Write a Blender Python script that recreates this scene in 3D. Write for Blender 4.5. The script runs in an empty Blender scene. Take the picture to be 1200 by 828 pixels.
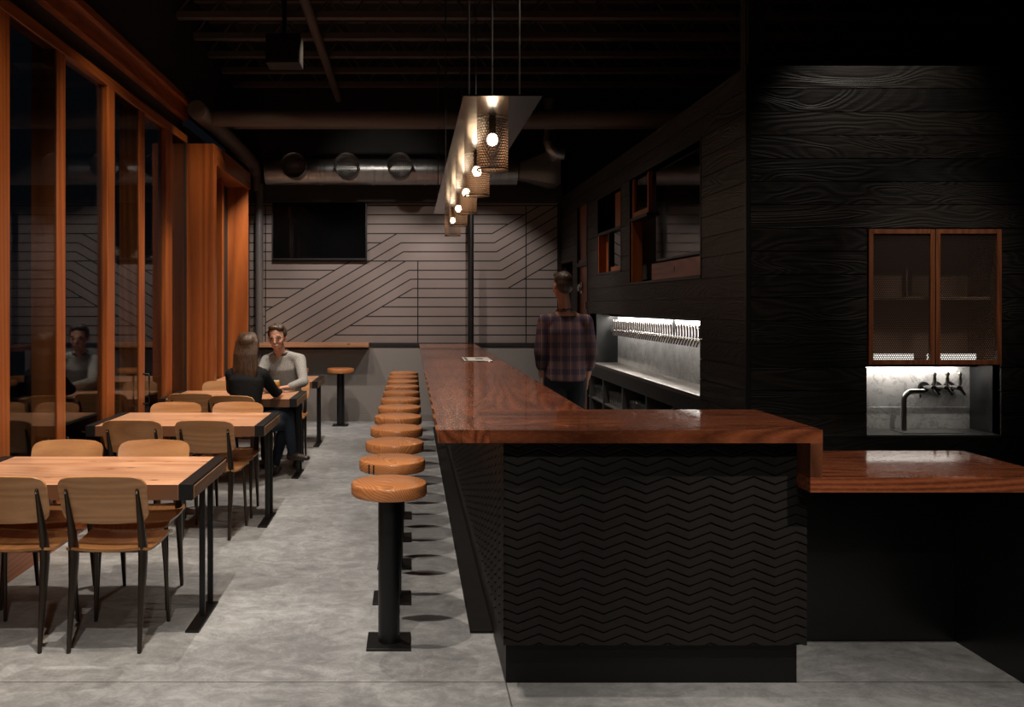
import bpy, bmesh, math, random
from mathutils import Vector, Matrix
random.seed(7)
PI = math.pi
S = bpy.context.scene
COL = S.collection
R = math.radians

# ------------------------------------------------------------------ camera, world, lights, exposure
cd = bpy.data.cameras.new('camera'); cam = bpy.data.objects.new('camera', cd); COL.objects.link(cam)
cam.location = (0, 0, 1.62); cam.rotation_euler = (R(90), 0, 0)
cd.sensor_width = 36; cd.lens = 30.0
cd.shift_x = (600 - 481) / 1200; cd.shift_y = (358 - 414) / 1200
cd.clip_start = .05; cd.clip_end = 200
S.camera = cam
S.view_settings.view_transform = 'Standard'; S.view_settings.look = 'None'
S.view_settings.gamma = 1; S.view_settings.use_curve_mapping = False
S.view_settings.exposure = 0.2
S.cycles.use_denoising = True
S.cycles.max_bounces = 6; S.cycles.diffuse_bounces = 3; S.cycles.glossy_bounces = 4
S.cycles.transparent_max_bounces = 16
S.cycles.sample_clamp_indirect = 3; S.cycles.caustics_reflective = False; S.cycles.caustics_refractive = False
W = bpy.data.worlds.new('night'); S.world = W; W.use_nodes = True
W.node_tree.nodes['Background'].inputs[0].default_value = (.35, .42, .6, 1)
W.node_tree.nodes['Background'].inputs[1].default_value = .006

def spot(name, loc, target, power, angle=60, blend=.6, size=.04, col=(1, .86, .70)):
    l = bpy.data.lights.new(name, 'SPOT'); l.energy = power; l.spot_size = R(angle); l.spot_blend = blend
    l.shadow_soft_size = size; l.color = col
    o = bpy.data.objects.new(name, l); COL.objects.link(o); o.location = loc
    o.rotation_euler = (Vector(target) - Vector(loc)).to_track_quat('-Z', 'Y').to_euler()
    return o
def area(name, loc, target, power, sx, sy, col=(1, .92, .84)):
    l = bpy.data.lights.new(name, 'AREA'); l.energy = power; l.shape = 'RECTANGLE'; l.size = sx; l.size_y = sy; l.color = col
    o = bpy.data.objects.new(name, l); COL.objects.link(o); o.location = loc
    o.rotation_euler = (Vector(target) - Vector(loc)).to_track_quat('-Z', 'Y').to_euler()
    return o
# ceiling track spots over the aisle
WARM = (1, .90, .79)
for yy, zz, p in ((1.6, 4.35, 300), (3.4, 4.35, 300), (5.3, 4.35, 300), (7.2, 4.35, 300), (9.5, 3.5, 190)):
    spot('track_spot', (-1.0, yy, zz), (-1.05, yy + .55, 0), p, 84, .9, .03, WARM)
# window wall grazers
for yy, zz in ((3.6, 4.35), (5.9, 4.35), (8.0, 4.35), (9.9, 3.45)):
    spot('window_spot', (-.6, yy, zz), (-2.5, yy + .9, 1.3), 200, 66, .8, .03, (1, .78, .55))
# mural wash
for xx, p in ((-1.6, 105), (-.35, 105), (.9, 105)):
    spot('mural_spot', (xx, 10.08, 3.55), (xx, 12.0, 1.0), p, 74, .5, .03, (1, .87, .80))
# spots over the bar front and the tap room wall, plus added fill spots
spot('bar_spot', (1.3, -.35, 3.5), (1.1, 3.6, .6), 90, 44, .9, .04, WARM)
spot('bar_spot', (2.5, 1.0, 4.35), (2.2, 3.9, 0), 340, 40, .8, .04, WARM)
spot('plank_spot', (3.0, 4.72, 4.1), (2.95, 5.33, 2.75), 75, 62, 1, .04, WARM)
spot('cabinet_fill', (3.3, 2.6, 4.35), (3.3, 5.33, 1.75), 150, 22, .95, .04, WARM)  # added front light, brightens the walnut cabinet frames
spot('fill_spot', (-.2, -.35, 3.5), (-1.4, 5.2, .7), 150, 50, .9, .06, WARM)  # added frontal fill from the camera side, lifts table edges and faces
spot('table_spot', (-.5, 6.3, 4.3), (-1.3, 8.8, 1.1), 110, 24, .9, .05, WARM)
spot('bar_spot', (1.25, 4.4, 4.35), (.9, 5.2, 1.1), 130, 74, .9, .04, WARM)  # added to lift the walnut bar top
spot('bar_spot', (1.2, 7.6, 4.35), (.8, 8.4, 1.1), 150, 74, .9, .04, WARM)
spot('duct_fill', (-.5, 8.4, 4.2), (-.4, 11.4, 3.42), 60, 36, .9, .04, WARM)  # added weak spot, puts highlights on duct and collar rims
spot('back_bar_fill', (.9, 9.6, 3.4), (2.2, 9.3, .6), 110, 60, .9, .04, WARM)  # added spot, makes the pint glasses on the shelf show

# ------------------------------------------------------------------ node helpers and materials
class N:
    def __init__(s, name):
        s.m = bpy.data.materials.new(name); s.m.use_nodes = True
        s.t = s.m.node_tree; s.t.nodes.clear()
        s.out = s.t.nodes.new('ShaderNodeOutputMaterial')
    def n(s, t, **kw):
        x = s.t.nodes.new('ShaderNode' + t)
        for k, v in kw.items(): setattr(x, k, v)
        return x
    def l(s, a, b): s.t.links.new(a, b)
    def put(s, sock, v):
        if isinstance(v, bpy.types.NodeSocket): s.l(v, sock)
        else: sock.default_value = v
    def math(s, op, a, b=0.0, c=None):
        x = s.n('Math', operation=op); s.put(x.inputs[0], a); s.put(x.inputs[1], b)
        if c is not None: s.put(x.inputs[2], c)
        return x.outputs[0]
    def comb(s, x, y, z):
        c = s.n('CombineXYZ'); s.put(c.inputs[0], x); s.put(c.inputs[1], y); s.put(c.inputs[2], z); return c.outputs[0]
    def noise(s, v, scale, detail=4, rough=.55, dist=0):
        x = s.n('TexNoise'); s.l(v, x.inputs['Vector']); x.inputs['Scale'].default_value = scale
        x.inputs['Detail'].default_value = detail; x.inputs['Roughness'].default_value = rough; x.inputs['Distortion'].default_value = dist
        return x.outputs[0]
    def ramp(s, f, stops, interp='LINEAR'):
        x = s.n('ValToRGB'); s.l(f, x.inputs[0]); e = x.color_ramp.elements; x.color_ramp.interpolation = interp
        while len(e) < len(stops): e.new(.5)
        for i, (p, c) in enumerate(stops):
            e[i].position = p; e[i].color = (c[0], c[1], c[2], 1) if not isinstance(c, (int, float)) else (c, c, c, 1)
        return x.outputs[0]
    def mix(s, f, a, b, mode='MIX'):
        x = s.n('Mix', data_type='RGBA', blend_type=mode)
        s.put(x.inputs[0], f)
        for i, v in ((6, a), (7, b)):
            if isinstance(v, bpy.types.NodeSocket): s.l(v, x.inputs[i])
            else: x.inputs[i].default_value = (v[0], v[1], v[2], 1)
        return x.outputs[2]
    def bump(s, h, strength=.3, dist=.01):
        x = s.n('Bump'); x.inputs['Strength'].default_value = strength; x.inputs['Distance'].default_value = dist
        s.l(h, x.inputs['Height']); return x.outputs[0]
    def bsdf(s, color=(.5, .5, .5), rough=.5, metal=0, coat=0, coat_rough=.1, bump=None, spec=.5, **kw):
        b = s.n('BsdfPrincipled')
        if isinstance(color, bpy.types.NodeSocket): s.l(color, b.inputs['Base Color'])
        else: b.inputs['Base Color'].default_value = (*color, 1)
        s.put(b.inputs['Roughness'], rough); b.inputs['Metallic'].default_value = metal
        b.inputs['Coat Weight'].default_value = coat; b.inputs['Coat Roughness'].default_value = coat_rough
        b.inputs['Specular IOR Level'].default_value = spec
        if bump is not None: s.l(bump, b.inputs['Normal'])
        for k, v in kw.items(): b.inputs[k.replace('_', ' ')].default_value = v
        s.l(b.outputs[0], s.out.inputs[0]); s.b = b
        return s.m
    def obj(s):
        return s.n('TexCoord').outputs['Object']
    def sep(s, v):
        x = s.n('SeparateXYZ'); s.l(v, x.inputs[0]); return x.outputs

def plain(name, color, rough=.5, metal=0, nscale=40, var=.12, bumps=.05, **kw):
    g = N(name); v = g.obj(); f = g.noise(v, nscale, 4)
    c = g.mix(f, tuple(x * (1 - var) for x in color), tuple(min(1, x * (1 + var)) for x in color))
    r = g.math('MULTIPLY_ADD', f, .15, rough - .07)
    return g.bsdf(c, r, metal, bump=g.bump(f, bumps, .003), **kw)

def wood(name, dark, light, along=0, across=1, plank=0.0, rough=.35, coat=0.0, coat_rough=.1, stretch=9, grain=10, bumps=.15, knots=False, pvar=.35, ring=1.0, spec=.5, z3=False):
    """Procedural timber: grain runs along axis `along`; optional plank widths across."""
    g = N(name); v = g.obj(); s = g.sep(v)
    rnd = g.n('ObjectInfo').outputs['Random']
    a, c = s[along], s[across]; o3 = 3 - along - across; o = s[o3]
    if plank:
        idx = g.math('FLOOR', g.math('DIVIDE', c, plank))
    else:
        idx = g.math('MULTIPLY', rnd, 0.0)
    wn = g.n('TexWhiteNoise', noise_dimensions='2D'); g.l(g.comb(idx, rnd, 0), wn.inputs['Vector']); pr = wn.outputs[0]
    off = g.math('MULTIPLY', g.math('ADD', pr, rnd), 37.0)
    va = g.math('ADD', g.math('DIVIDE', a, float(stretch)), off)
    vec = g.comb(va, g.math('ADD', c, off), g.math('MULTIPLY', o, .6))
    warp = g.noise(vec, 2.3, 2, .5, .4)
    rings = g.math('FRACT', g.math('MULTIPLY', g.math('ADD', warp, g.math('MULTIPLY', g.math('ADD', c, o), .6)), grain * 1.0))
    rings = g.math('ABSOLUTE', g.math('SUBTRACT', rings, .5))
    rings = g.math('MULTIPLY', rings, 2.0 * ring)
    vec2 = g.comb(g.math('MULTIPLY', va, 3.0), g.math('ADD', c, off), o)
    fine = g.noise(vec2, 90, 3, .6)
    big = g.noise(vec, 6, 4, .6, .3)
    f = g.math('ADD', g.math('MULTIPLY', rings, .42), g.math('ADD', g.math('MULTIPLY', fine, .35), g.math('MULTIPLY', big, .45)))
    f = g.math('SUBTRACT', f, .12)
    col = g.mix(g.ramp(f, [(.15, 0.0), (.85, 1.0)]), dark, light)
    if plank:
        k = g.math('MULTIPLY_ADD', pr, pvar * 2, 1 - pvar)
        hs = g.n('HueSaturation'); g.l(k, hs.inputs['Value']); g.l(col, hs.inputs['Color']); col = hs.outputs[0]
        fr = g.math('FRACT', g.math('DIVIDE', c, plank))
        edge = g.math('LESS_THAN', g.math('ABSOLUTE', g.math('SUBTRACT', fr, .5)), .5 - .0008 / plank)
        col = g.mix(edge, tuple(x * .35 for x in dark), col)
    if knots:
        vo = g.n('TexVoronoi', voronoi_dimensions='2D'); vo.inputs['Scale'].default_value = 3.8
        g.l(g.comb(g.math('ADD', g.math('MULTIPLY', a, .6), off), c, 0), vo.inputs['Vector'])
        kn = g.ramp(vo.outputs['Distance'], [(.03, 1.0), (.065, 0.0)])
        col = g.mix(g.math('MULTIPLY', kn, .75), col, tuple(x * .35 for x in dark))
    r = g.math('MULTIPLY_ADD', fine, .15, rough - .07)
    return g.bsdf(col, r, 0, coat, coat_rough, g.bump(f, bumps, .004), spec=spec)

def perforated(name, color, pitch, hole, rough=.35, metal=.9):
    g = N(name); uv = g.n('TexCoord').outputs['UV']; s = g.sep(uv)
    def lat(ou, ov):
        u = g.math('SUBTRACT', g.math('FRACT', g.math('ADD', g.math('DIVIDE', s[0], pitch), ou)), .5)
        w = g.math('MULTIPLY', g.math('SUBTRACT', g.math('FRACT', g.math('ADD', g.math('DIVIDE', s[1], pitch * 1.732), ov)), .5), 1.732)
        return g.math('SQRT', g.math('ADD', g.math('MULTIPLY', u, u), g.math('MULTIPLY', w, w)))
    d = g.math('MINIMUM', lat(0, 0), lat(.5, .5))
    f = g.math('LESS_THAN', d, hole / pitch)
    g.bsdf(color, rough, metal)
    tr = g.n('BsdfTransparent'); mx = g.n('MixShader'); g.l(f, mx.inputs[0]); g.l(g.b.outputs[0], mx.inputs[1]); g.l(tr.outputs[0], mx.inputs[2])
    g.l(mx.outputs[0], g.out.inputs[0]); return g.m

def clear_glass(name, tint=(1, 1, 1), ior=1.5, boost=1.0, rough=0.0):
    g = N(name); ge = g.n('NewGeometry'); dt = g.n('VectorMath', operation='DOT_PRODUCT')
    g.l(ge.outputs['Incoming'], dt.inputs[0]); g.l(ge.outputs['Normal'], dt.inputs[1])
    c5 = g.math('POWER', g.math('SUBTRACT', 1.0, g.math('ABSOLUTE', dt.outputs['Value'])), 5.0)
    f0 = ((ior - 1) / (ior + 1)) ** 2
    f = g.math('MINIMUM', g.math('MULTIPLY', g.math('MULTIPLY_ADD', c5, 1 - f0, f0), boost), 1.0)
    tr = g.n('BsdfTransparent'); tr.inputs[0].default_value = (*tint, 1)
    gl = g.n('BsdfGlossy'); gl.inputs['Roughness'].default_value = rough
    mx = g.n('MixShader'); g.l(f, mx.inputs[0]); g.l(tr.outputs[0], mx.inputs[1]); g.l(gl.outputs[0], mx.inputs[2])
    g.l(mx.outputs[0], g.out.inputs[0]); return g.m

def emit(name, color, strength):
    g = N(name); e = g.n('Emission'); e.inputs[0].default_value = (*color, 1); e.inputs[1].default_value = strength
    g.l(e.outputs[0], g.out.inputs[0]); return g.m

def concrete():
    g = N('concrete'); v = g.obj(); s = g.sep(v)
    big = g.noise(v, .9, 5, .6, .6); mid = g.noise(v, 9, 8, .75, .8); fine = g.noise(v, 70, 4, .7)
    streak = g.noise(g.comb(g.math('MULTIPLY', s[0], 1.0), g.math('MULTIPLY', s[1], 1.5), 0), 3.2, 8, .72, 2.2)
    f = g.math('ADD', g.math('MULTIPLY', big, .35), g.math('ADD', g.math('MULTIPLY', mid, .3), g.math('ADD', g.math('MULTIPLY', streak, .3), g.math('MULTIPLY', fine, .12))))
    col = g.ramp(f, [(.40, (.14, .142, .143)), (.52, (.255, .257, .257)), (.64, (.43, .435, .435))])
    vo = g.n('TexVoronoi', feature='DISTANCE_TO_EDGE'); vo.inputs['Scale'].default_value = 2.2
    warp = g.n('TexNoise'); g.l(v, warp.inputs['Vector']); warp.inputs['Scale'].default_value = 3
    va = g.n('VectorMath', operation='ADD'); g.l(v, va.inputs[0]); g.l(warp.outputs[1], va.inputs[1]); g.l(va.outputs[0], vo.inputs['Vector'])
    crack = g.ramp(vo.outputs['Distance'], [(.0, 1.0), (.006, 0.0)])
    col = g.mix(g.math('MULTIPLY', crack, .0), col, (.1, .1, .1))
    # sawn control joints
    def joint(c, at): return g.math('LESS_THAN', g.math('ABSOLUTE', g.math('SUBTRACT', c, at)), .0035)
    j = g.math('MAXIMUM', joint(s[1], 3.675), g.math('MULTIPLY', joint(s[0], .41), g.math('LESS_THAN', s[1], 4.2)))
    col = g.mix(g.math('MULTIPLY', j, .8), col, (.05, .05, .045))
    r = g.math('MULTIPLY_ADD', mid, .3, .42)
    return g.bsdf(col, r, 0, bump=g.bump(f, .25, .01), spec=.4)

def charred(name, along=0, across=2, row=.145, z0=3.12):
    g = N(name); v = g.obj(); s = g.sep(v); a, c = s[along], s[across]
    idx = g.math('FLOOR', g.math('DIVIDE', g.math('SUBTRACT', z0, c), row))
    wn = g.n('TexWhiteNoise', noise_dimensions='1D'); g.l(idx, wn.inputs['W']); pr = wn.outputs[0]
    off = g.math('MULTIPLY', pr, 53.0)
    vec = g.comb(g.math('ADD', g.math('MULTIPLY', a, .22), off), g.math('ADD', c, off), off)
    warp = g.noise(vec, 3.2, 2, .5, .8)
    rings = g.math('ABSOLUTE', g.math('SUBTRACT', g.math('FRACT', g.math('MULTIPLY', warp, 26.0)), .5))
    fine = g.noise(g.comb(g.math('MULTIPLY', a, 4.0), g.math('MULTIPLY', c, 110.0), off), 1, 3, .6)
    h = g.math('ADD', g.math('MULTIPLY', rings, 1.3), g.math('MULTIPLY', fine, .5))
    f = g.math('ADD', g.math('MULTIPLY', h, .6), g.math('MULTIPLY', pr, .5))
    col = g.ramp(f, [(.15, (.0025, .002, .002)), (.6, (.008, .0065, .0055)), (1, (.022, .016, .012))])
    return g.bsdf(col, g.math('MULTIPLY_ADD', fine, .25, .36), 0, bump=g.bump(h, .42, .006), spec=.4)

def marble():
    g = N('marble'); v = g.obj()
    w = g.n('TexNoise'); g.l(v, w.inputs['Vector']); w.inputs['Scale'].default_value = 3; w.inputs['Detail'].default_value = 6
    va = g.n('VectorMath', operation='MULTIPLY_ADD'); g.l(w.outputs[1], va.inputs[0]); va.inputs[1].default_value = (.7, .7, .7); g.l(v, va.inputs[2])
    n1 = g.noise(va.outputs[0], 4, 8, .7, .6)
    vein = g.ramp(g.math('ABSOLUTE', g.math('SUBTRACT', n1, .5)), [(0, 1.0), (.03, 0.0)])
    base = g.ramp(g.noise(v, 5, 5, .6), [(.3, (.42, .41, .40)), (.7, (.66, .65, .63))])
    col = g.mix(g.math('MULTIPLY', vein, .6), base, (.16, .16, .16))
    return g.bsdf(col, .3, 0)

M = {}
M['concrete'] = concrete()
M['fir'] = wood('douglas_fir', (.17, .040, .009), (.42, .118, .026), along=2, across=1, rough=.38, coat=.25, coat_rough=.25, stretch=45, grain=16, bumps=.05)
M['fir_x'] = wood('douglas_fir_rail', (.17, .040, .009), (.42, .118, .026), along=1, across=2, rough=.38, coat=.25, coat_rough=.25, stretch=10, grain=16, bumps=.08)
M['table'] = wood('pine_tabletop', (.46, .205, .105), (.74, .40, .235), along=0, across=1, plank=.152, rough=.36, coat=.35, coat_rough=.22, stretch=9, grain=12, bumps=.05, knots=True, pvar=.09, ring=1.3)
M['table_end'] = wood('pine_end', (.20, .095, .045), (.34, .18, .09), along=1, across=2, rough=.45, stretch=6, grain=22)
M['oak'] = wood('oak_veneer', (.34, .155, .060), (.56, .29, .125), along=0, across=2, rough=.34, coat=.3, coat_rough=.2, stretch=12, grain=20, bumps=.05)
M['oak_seat'] = wood('oak_veneer_seat', (.30, .13, .045), (.47, .225, .085), along=1, across=0, rough=.3, coat=.4, coat_rough=.15, stretch=12, grain=20, bumps=.04)
M['stool'] = wood('fir_stool_seat', (.32, .10, .028), (.72, .30, .11), along=1, across=0, rough=.33, coat=.5, coat_rough=.18, stretch=3, grain=64, bumps=.04, ring=1.0)
M['walnut_y'] = wood('walnut_lengthwise', (.070, .018, .008), (.40, .115, .048), along=1, across=0, plank=.21, rough=.26, spec=.25, coat=.75, coat_rough=.06, stretch=7, grain=22, bumps=.0, pvar=.28, ring=1.0)
M['walnut_x'] = wood('walnut_crosswise', (.070, .018, .008), (.40, .115, .048), along=0, across=1, plank=.1715, rough=.26, spec=.25, coat=.75, coat_rough=.06, stretch=9, grain=22, bumps=.0, pvar=.25, ring=1.1)
M['walnut_frame'] = wood('walnut_frame', (.12, .035, .014), (.30, .10, .04), along=2, across=0, rough=.4, stretch=8, grain=18)
M['ledge'] = wood('ledge_fir', (.26, .12, .06), (.46, .24, .13), along=0, across=2, rough=.4, stretch=7, grain=14, knots=True)
M['steel_black'] = plain('blackened_steel', (.012, .012, .012), .42, .3, 60)
M['steel_matt'] = plain('matt_black_steel', (.004, .004, .0045), .42, .1, 60)
M['bronze'] = plain('dark_bronze_metal', (.05, .038, .03), .32, .75, 60)
M['cladding'] = plain('black_stained_chevron_wood', (.0115, .0095, .0085), .6, 0, 30, .25, spec=.3)
M['toe'] = plain('black_toe_steel', (.0075, .0065, .006), .5, .1, 8, .15, spec=.3)
M['recess_dark'] = plain('dark_recess', (.008, .007, .007), .5, 0)
M['panel_black'] = plain('black_laminate', (.009, .009, .009), .3, 0, 20)
M['char_x'] = charred('charred_planks_front', 0, 2)
M['char_y'] = charred('charred_planks_side', 1, 2)
M['mural'] = plain('warm_grey_painted_panel', (.215, .178, .160), .55, 0, 6, .05)
M['groove'] = plain('groove_black', (.012, .010, .009), .7, 0)
M['wainscot'] = plain('grey_painted_wall', (.235, .215, .195), .6, 0, 5, .05)
M['wall_dark'] = plain('dark_painted_wall', (.02, .018, .017), .7, 0, 5)
M['ceil'] = plain('black_deck', (.012, .010, .009), .8, 0, 3)
M['joist'] = plain('dark_painted_steel_joist', (.13, .10, .085), .6, 0, 8)
M['pipe'] = plain('grey_painted_pipe', (.11, .10, .10), .5, .1, 12)
M['galv'] = plain('galvanised_steel', (.34, .34, .34), .34, .9, 14, .25)
M['screen'] = plain('black_glass_screen', (.003, .003, .0035), .05, 0, 3, .05, 0.0)
M['bezel'] = plain('black_bezel', (.008, .008, .008), .35, 0)
M['plate'] = plain('polished_dark_plate', (.085, .074, .066), .16, 1, 5, .05, 0.0)
M['chrome'] = plain('chrome', (.62, .60, .58), .14, 1, 30, .05, 0.0)
M['nickel'] = plain('brushed_nickel', (.42, .40, .37), .3, 1, 30, .05)
M['brass_mesh'] = perforated('perforated_brass_shade', (.17, .105, .07), .0185, .0069, .5, .35)
M['door_mesh'] = perforated('perforated_black_sheet', (.05, .032, .024), .0135, .0044, .45, .3)
M['window'] = clear_glass('window_glass', (.74, .78, .80), 1.5, 1.0)
M['tumbler'] = clear_glass('drinking_glass', (.93, .95, .95), 1.45, 1.6, .02)
M['bulb'] = emit('warm_bulb', (1, .78, .56), 18)
M['led'] = emit('led_strip', (1, .95, .88), 75)
M['cooler_led'] = emit('cooler_led', (1, .92, .84), 1.2)
M['marble'] = marble()
M['plaster'] = plain('night_exterior', (.01, .01, .012), .9)
M['rubber'] = plain('black_rubber', (.01, .01, .01), .6)
M['paper'] = plain('printed_paper', (.55, .52, .48), .6)
M['ink'] = plain('black_ink', (.02, .02, .02), .6)

# ------------------------------------------------------------------ mesh builder
class MB:
    def __init__(s): s.v = []; s.f = []; s.mi = []; s.uv = {}
    def add(s, vs, fs, mi=0):
        b = len(s.v); s.v += [tuple(x) for x in vs]
        for f in fs: s.f.append([b + i for i in f]); s.mi.append(mi)
        return s
    def box(s, x0, x1, y0, y1, z0, z1, mi=0):
        if x0 > x1: x0, x1 = x1, x0
        if y0 > y1: y0, y1 = y1, y0
        if z0 > z1: z0, z1 = z1, z0
        vs = [(x0, y0, z0), (x1, y0, z0), (x1, y1, z0), (x0, y1, z0), (x0, y0, z1), (x1, y0, z1), (x1, y1, z1), (x0, y1, z1)]
        return s.add(vs, [(0, 3, 2, 1), (4, 5, 6, 7), (0, 1, 5, 4), (1, 2, 6, 5), (2, 3, 7, 6), (3, 0, 4, 7)], mi)
    def sweep(s, pts, rad, hint=(0, 0, 1), n=12, caps=True, mi=0, dome=False):
        """tube through pts; rad = list of r or (r_side, r_up)."""
        P = [Vector(p) for p in pts]; rr = [(r, r) if isinstance(r, (int, float)) else r for r in rad]
        if dome:
            d0 = (P[0] - P[1]).normalized(); d1 = (P[-1] - P[-2]).normalized()
            a, b = [], []
            for k in (80, 55, 28):
                c = math.cos(R(k)); q = math.sin(R(k)); m0 = min(rr[0]); m1 = min(rr[-1])
                a.append((P[0] + d0 * m0 * q, (rr[0][0] * c, rr[0][1] * c)))
                b.insert(0, (P[-1] + d1 * m1 * q, (rr[-1][0] * c, rr[-1][1] * c)))
            P = [x[0] for x in a] + P + [x[0] for x in b]; rr = [x[1] for x in a] + rr + [x[1] for x in b]
        vs = []; h = Vector(hint)
        for i, p in enumerate(P):
            t = (P[min(i + 1, len(P) - 1)] - P[max(i - 1, 0)]).normalized()
            sd = t.cross(h)
            if sd.length < 1e-3: sd = t.cross(Vector((0, 1, 0)) if abs(t.y) < .9 else Vector((1, 0, 0)))
            sd.normalize(); up = sd.cross(t).normalized()
            for k in range(n):
                a = 2 * PI * k / n
                vs.append(p + sd * math.cos(a) * rr[i][0] + up * math.sin(a) * rr[i][1])
        fs = []
        for i in range(len(P) - 1):
            for k in range(n):
                fs.append((i * n + k, i * n + (k + 1) % n, (i + 1) * n + (k + 1) % n, (i + 1) * n + k))
        if caps:
            fs.append(tuple(reversed(range(n)))); fs.append(tuple((len(P) - 1) * n + k for k in range(n)))
        return s.add(vs, fs, mi)
    def ell(s, c, r, rot=None, n=16, m=10, mi=0):
        vs = []; c = Vector(c)
        for j in range(m + 1):
            th = PI * j / m
            for k in range(n):
                a = 2 * PI * k / n
                p = Vector((r[0] * math.sin(th) * math.cos(a), r[1] * math.sin(th) * math.sin(a), r[2] * math.cos(th)))
                if rot: p = rot @ p
                vs.append(c + p)
        fs = []
        for j in range(m):
            for k in range(n):
                q = (j * n + k, (j + 1) * n + k, (j + 1) * n + (k + 1) % n, j * n + (k + 1) % n)
                fs.append(q)
        return s.add(vs, fs, mi)
    def lathe(s, prof, c=(0, 0, 0), n=32, axis='Z', mi=0, closed=False):
        vs = []; 
        for (r, z) in prof:
            for k in range(n):
                a = 2 * PI * k / n; x, y = r * math.cos(a), r * math.sin(a)
                if axis == 'Z': q = (x, y, z)
                elif axis == 'Y': q = (x, z, y)
                else: q = (z, x, y)
                vs.append((q[0] + c[0], q[1] + c[1], q[2] + c[2]))
        fs = []
        L = len(prof)
        for i in range(L - (0 if closed else 1)):
            j = (i + 1) % L
            for k in range(n): fs.append((i * n + k, i * n + (k + 1) % n, j * n + (k + 1) % n, j * n + k))
        return s.add(vs, fs, mi)
    def plate(s, fn, nu, nv, th, mi=0):
        """solid sheet: fn(u,v) in 0..1 -> (point, normal)."""
        A, B = [], []
        for j in range(nv + 1):
            for i in range(nu + 1):
                p, nn = fn(i / nu, j / nv); p = Vector(p); nn = Vector(nn).normalized()
                A.append(p + nn * th / 2); B.append(p - nn * th / 2)
        k = (nu + 1) * (nv + 1); w = nu + 1; fs = []
        for j in range(nv):
            for i in range(nu):
                q = (j * w + i, j * w + i + 1, (j + 1) * w + i + 1, (j + 1) * w + i)
                fs.append(q); fs.append(tuple(reversed([x + k for x in q])))
        ring = [i for i in range(nu + 1)] + [j * w + nu for j in range(1, nv + 1)] + [nv * w + i for i in range(nu - 1, -1, -1)] + [j * w for j in range(nv - 1, 0, -1)]
        for a, b in zip(ring, ring[1:] + ring[:1]): fs.append((a, a + k, b + k, b))
        return s.add(A + B, fs, mi)
    def mesh(s, name, mats, smooth=False, merge=0.0):
        me = bpy.data.meshes.new(name); me.from_pydata(s.v, [], s.f)
        for m in (mats if isinstance(mats, (list, tuple)) else [mats]): me.materials.append(m)
        me.polygons.foreach_set('material_index', s.mi)
        bm = bmesh.new(); bm.from_mesh(me)
        if merge: bmesh.ops.remove_doubles(bm, verts=bm.verts, dist=merge)
        bmesh.ops.recalc_face_normals(bm, faces=bm.faces)
        bm.to_mesh(me); bm.free()
        if smooth:
            me.polygons.foreach_set('use_smooth', [True] * len(me.polygons))
            if smooth != 'all':
                try: me.set_sharp_from_angle(angle=R(38))
                except Exception: pass
        return me

def link(name, me, parent=None, bevel=0.0, world=False):
    o = bpy.data.objects.new(name, me); COL.objects.link(o)
    if parent is not None:
        o.parent = parent
        if world:
            p = parent; off = Vector((0, 0, 0))
            while p is not None: off += p.location; p = p.parent
            o.location = -off
    if bevel:
        b = o.modifiers.new('bevel', 'BEVEL'); b.width = bevel; b.segments = 2; b.limit_method = 'ANGLE'; b.angle_limit = R(40)
    return o
def mk(name, mb, mats, parent=None, smooth=False, bevel=0.0, world=False, merge=0.0):
    return link(name, mb.mesh(name, mats, smooth, merge), parent, bevel, world)
def tag(o, label=None, cat=None, group=None, kind=None):
    if label: o['label'] = label
    if cat: o['category'] = cat
    if group: o['group'] = group
    if kind: o['kind'] = kind
    return o
def empty(name, loc=(0, 0, 0), label=None, cat=None, group=None, rz=0):
    o = bpy.data.objects.new(name, None); COL.objects.link(o); o.location = loc; o.rotation_euler = (0, 0, rz)
    o.empty_display_size = .1
    return tag(o, label, cat, group)
def kids(o): return [c for c in bpy.data.objects if c.parent == o]
def copy_tree(o, parent=None):
    c = o.copy(); COL.objects.link(c)
    if parent is not None: c.parent = parent
    for k in list(kids(o)): copy_tree(k, c)
    return c
def struct(name, mb, mats, **kw):
    return tag(mk(name, mb, mats, **kw), kind='structure')
def uv_from(o, fn):
    me = o.data; uv = me.uv_layers.new(name='UVMap')
    for lp in me.loops: uv.data[lp.index].uv = fn(me.vertices[lp.vertex_index].co)

def rects(u0, u1, z0, z1, holes, rows=None, gap=0.0):
    """split a wall face into rectangles that leave holes (a0,a1,b0,b1) free; rows = board edges from the top."""
    zs = [z1]
    if rows:
        z = z1
        while z - rows > z0 + .02: z -= rows; zs.append(z)
    zs.append(z0); out = []
    for a, b in zip(zs, zs[1:]):
        top, bot = a - gap / 2, b + gap / 2
        cuts = sorted({top, bot} | {h[k] for h in holes for k in (2, 3) if bot < h[k] < top}, reverse=True)
        for t, u in zip(cuts, cuts[1:]):
            mid = (t + u) / 2; segs = [(u0, u1)]
            for h in holes:
                if h[2] < mid < h[3]:
                    ns = []
                    for p, q in segs:
                        if h[1] <= p or h[0] >= q: ns.append((p, q)); continue
                        if h[0] > p: ns.append((p, h[0]))
                        if h[1] < q: ns.append((h[1], q))
                    segs = ns
            out += [(p, q, u, t) for p, q in segs]
    return out

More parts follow.
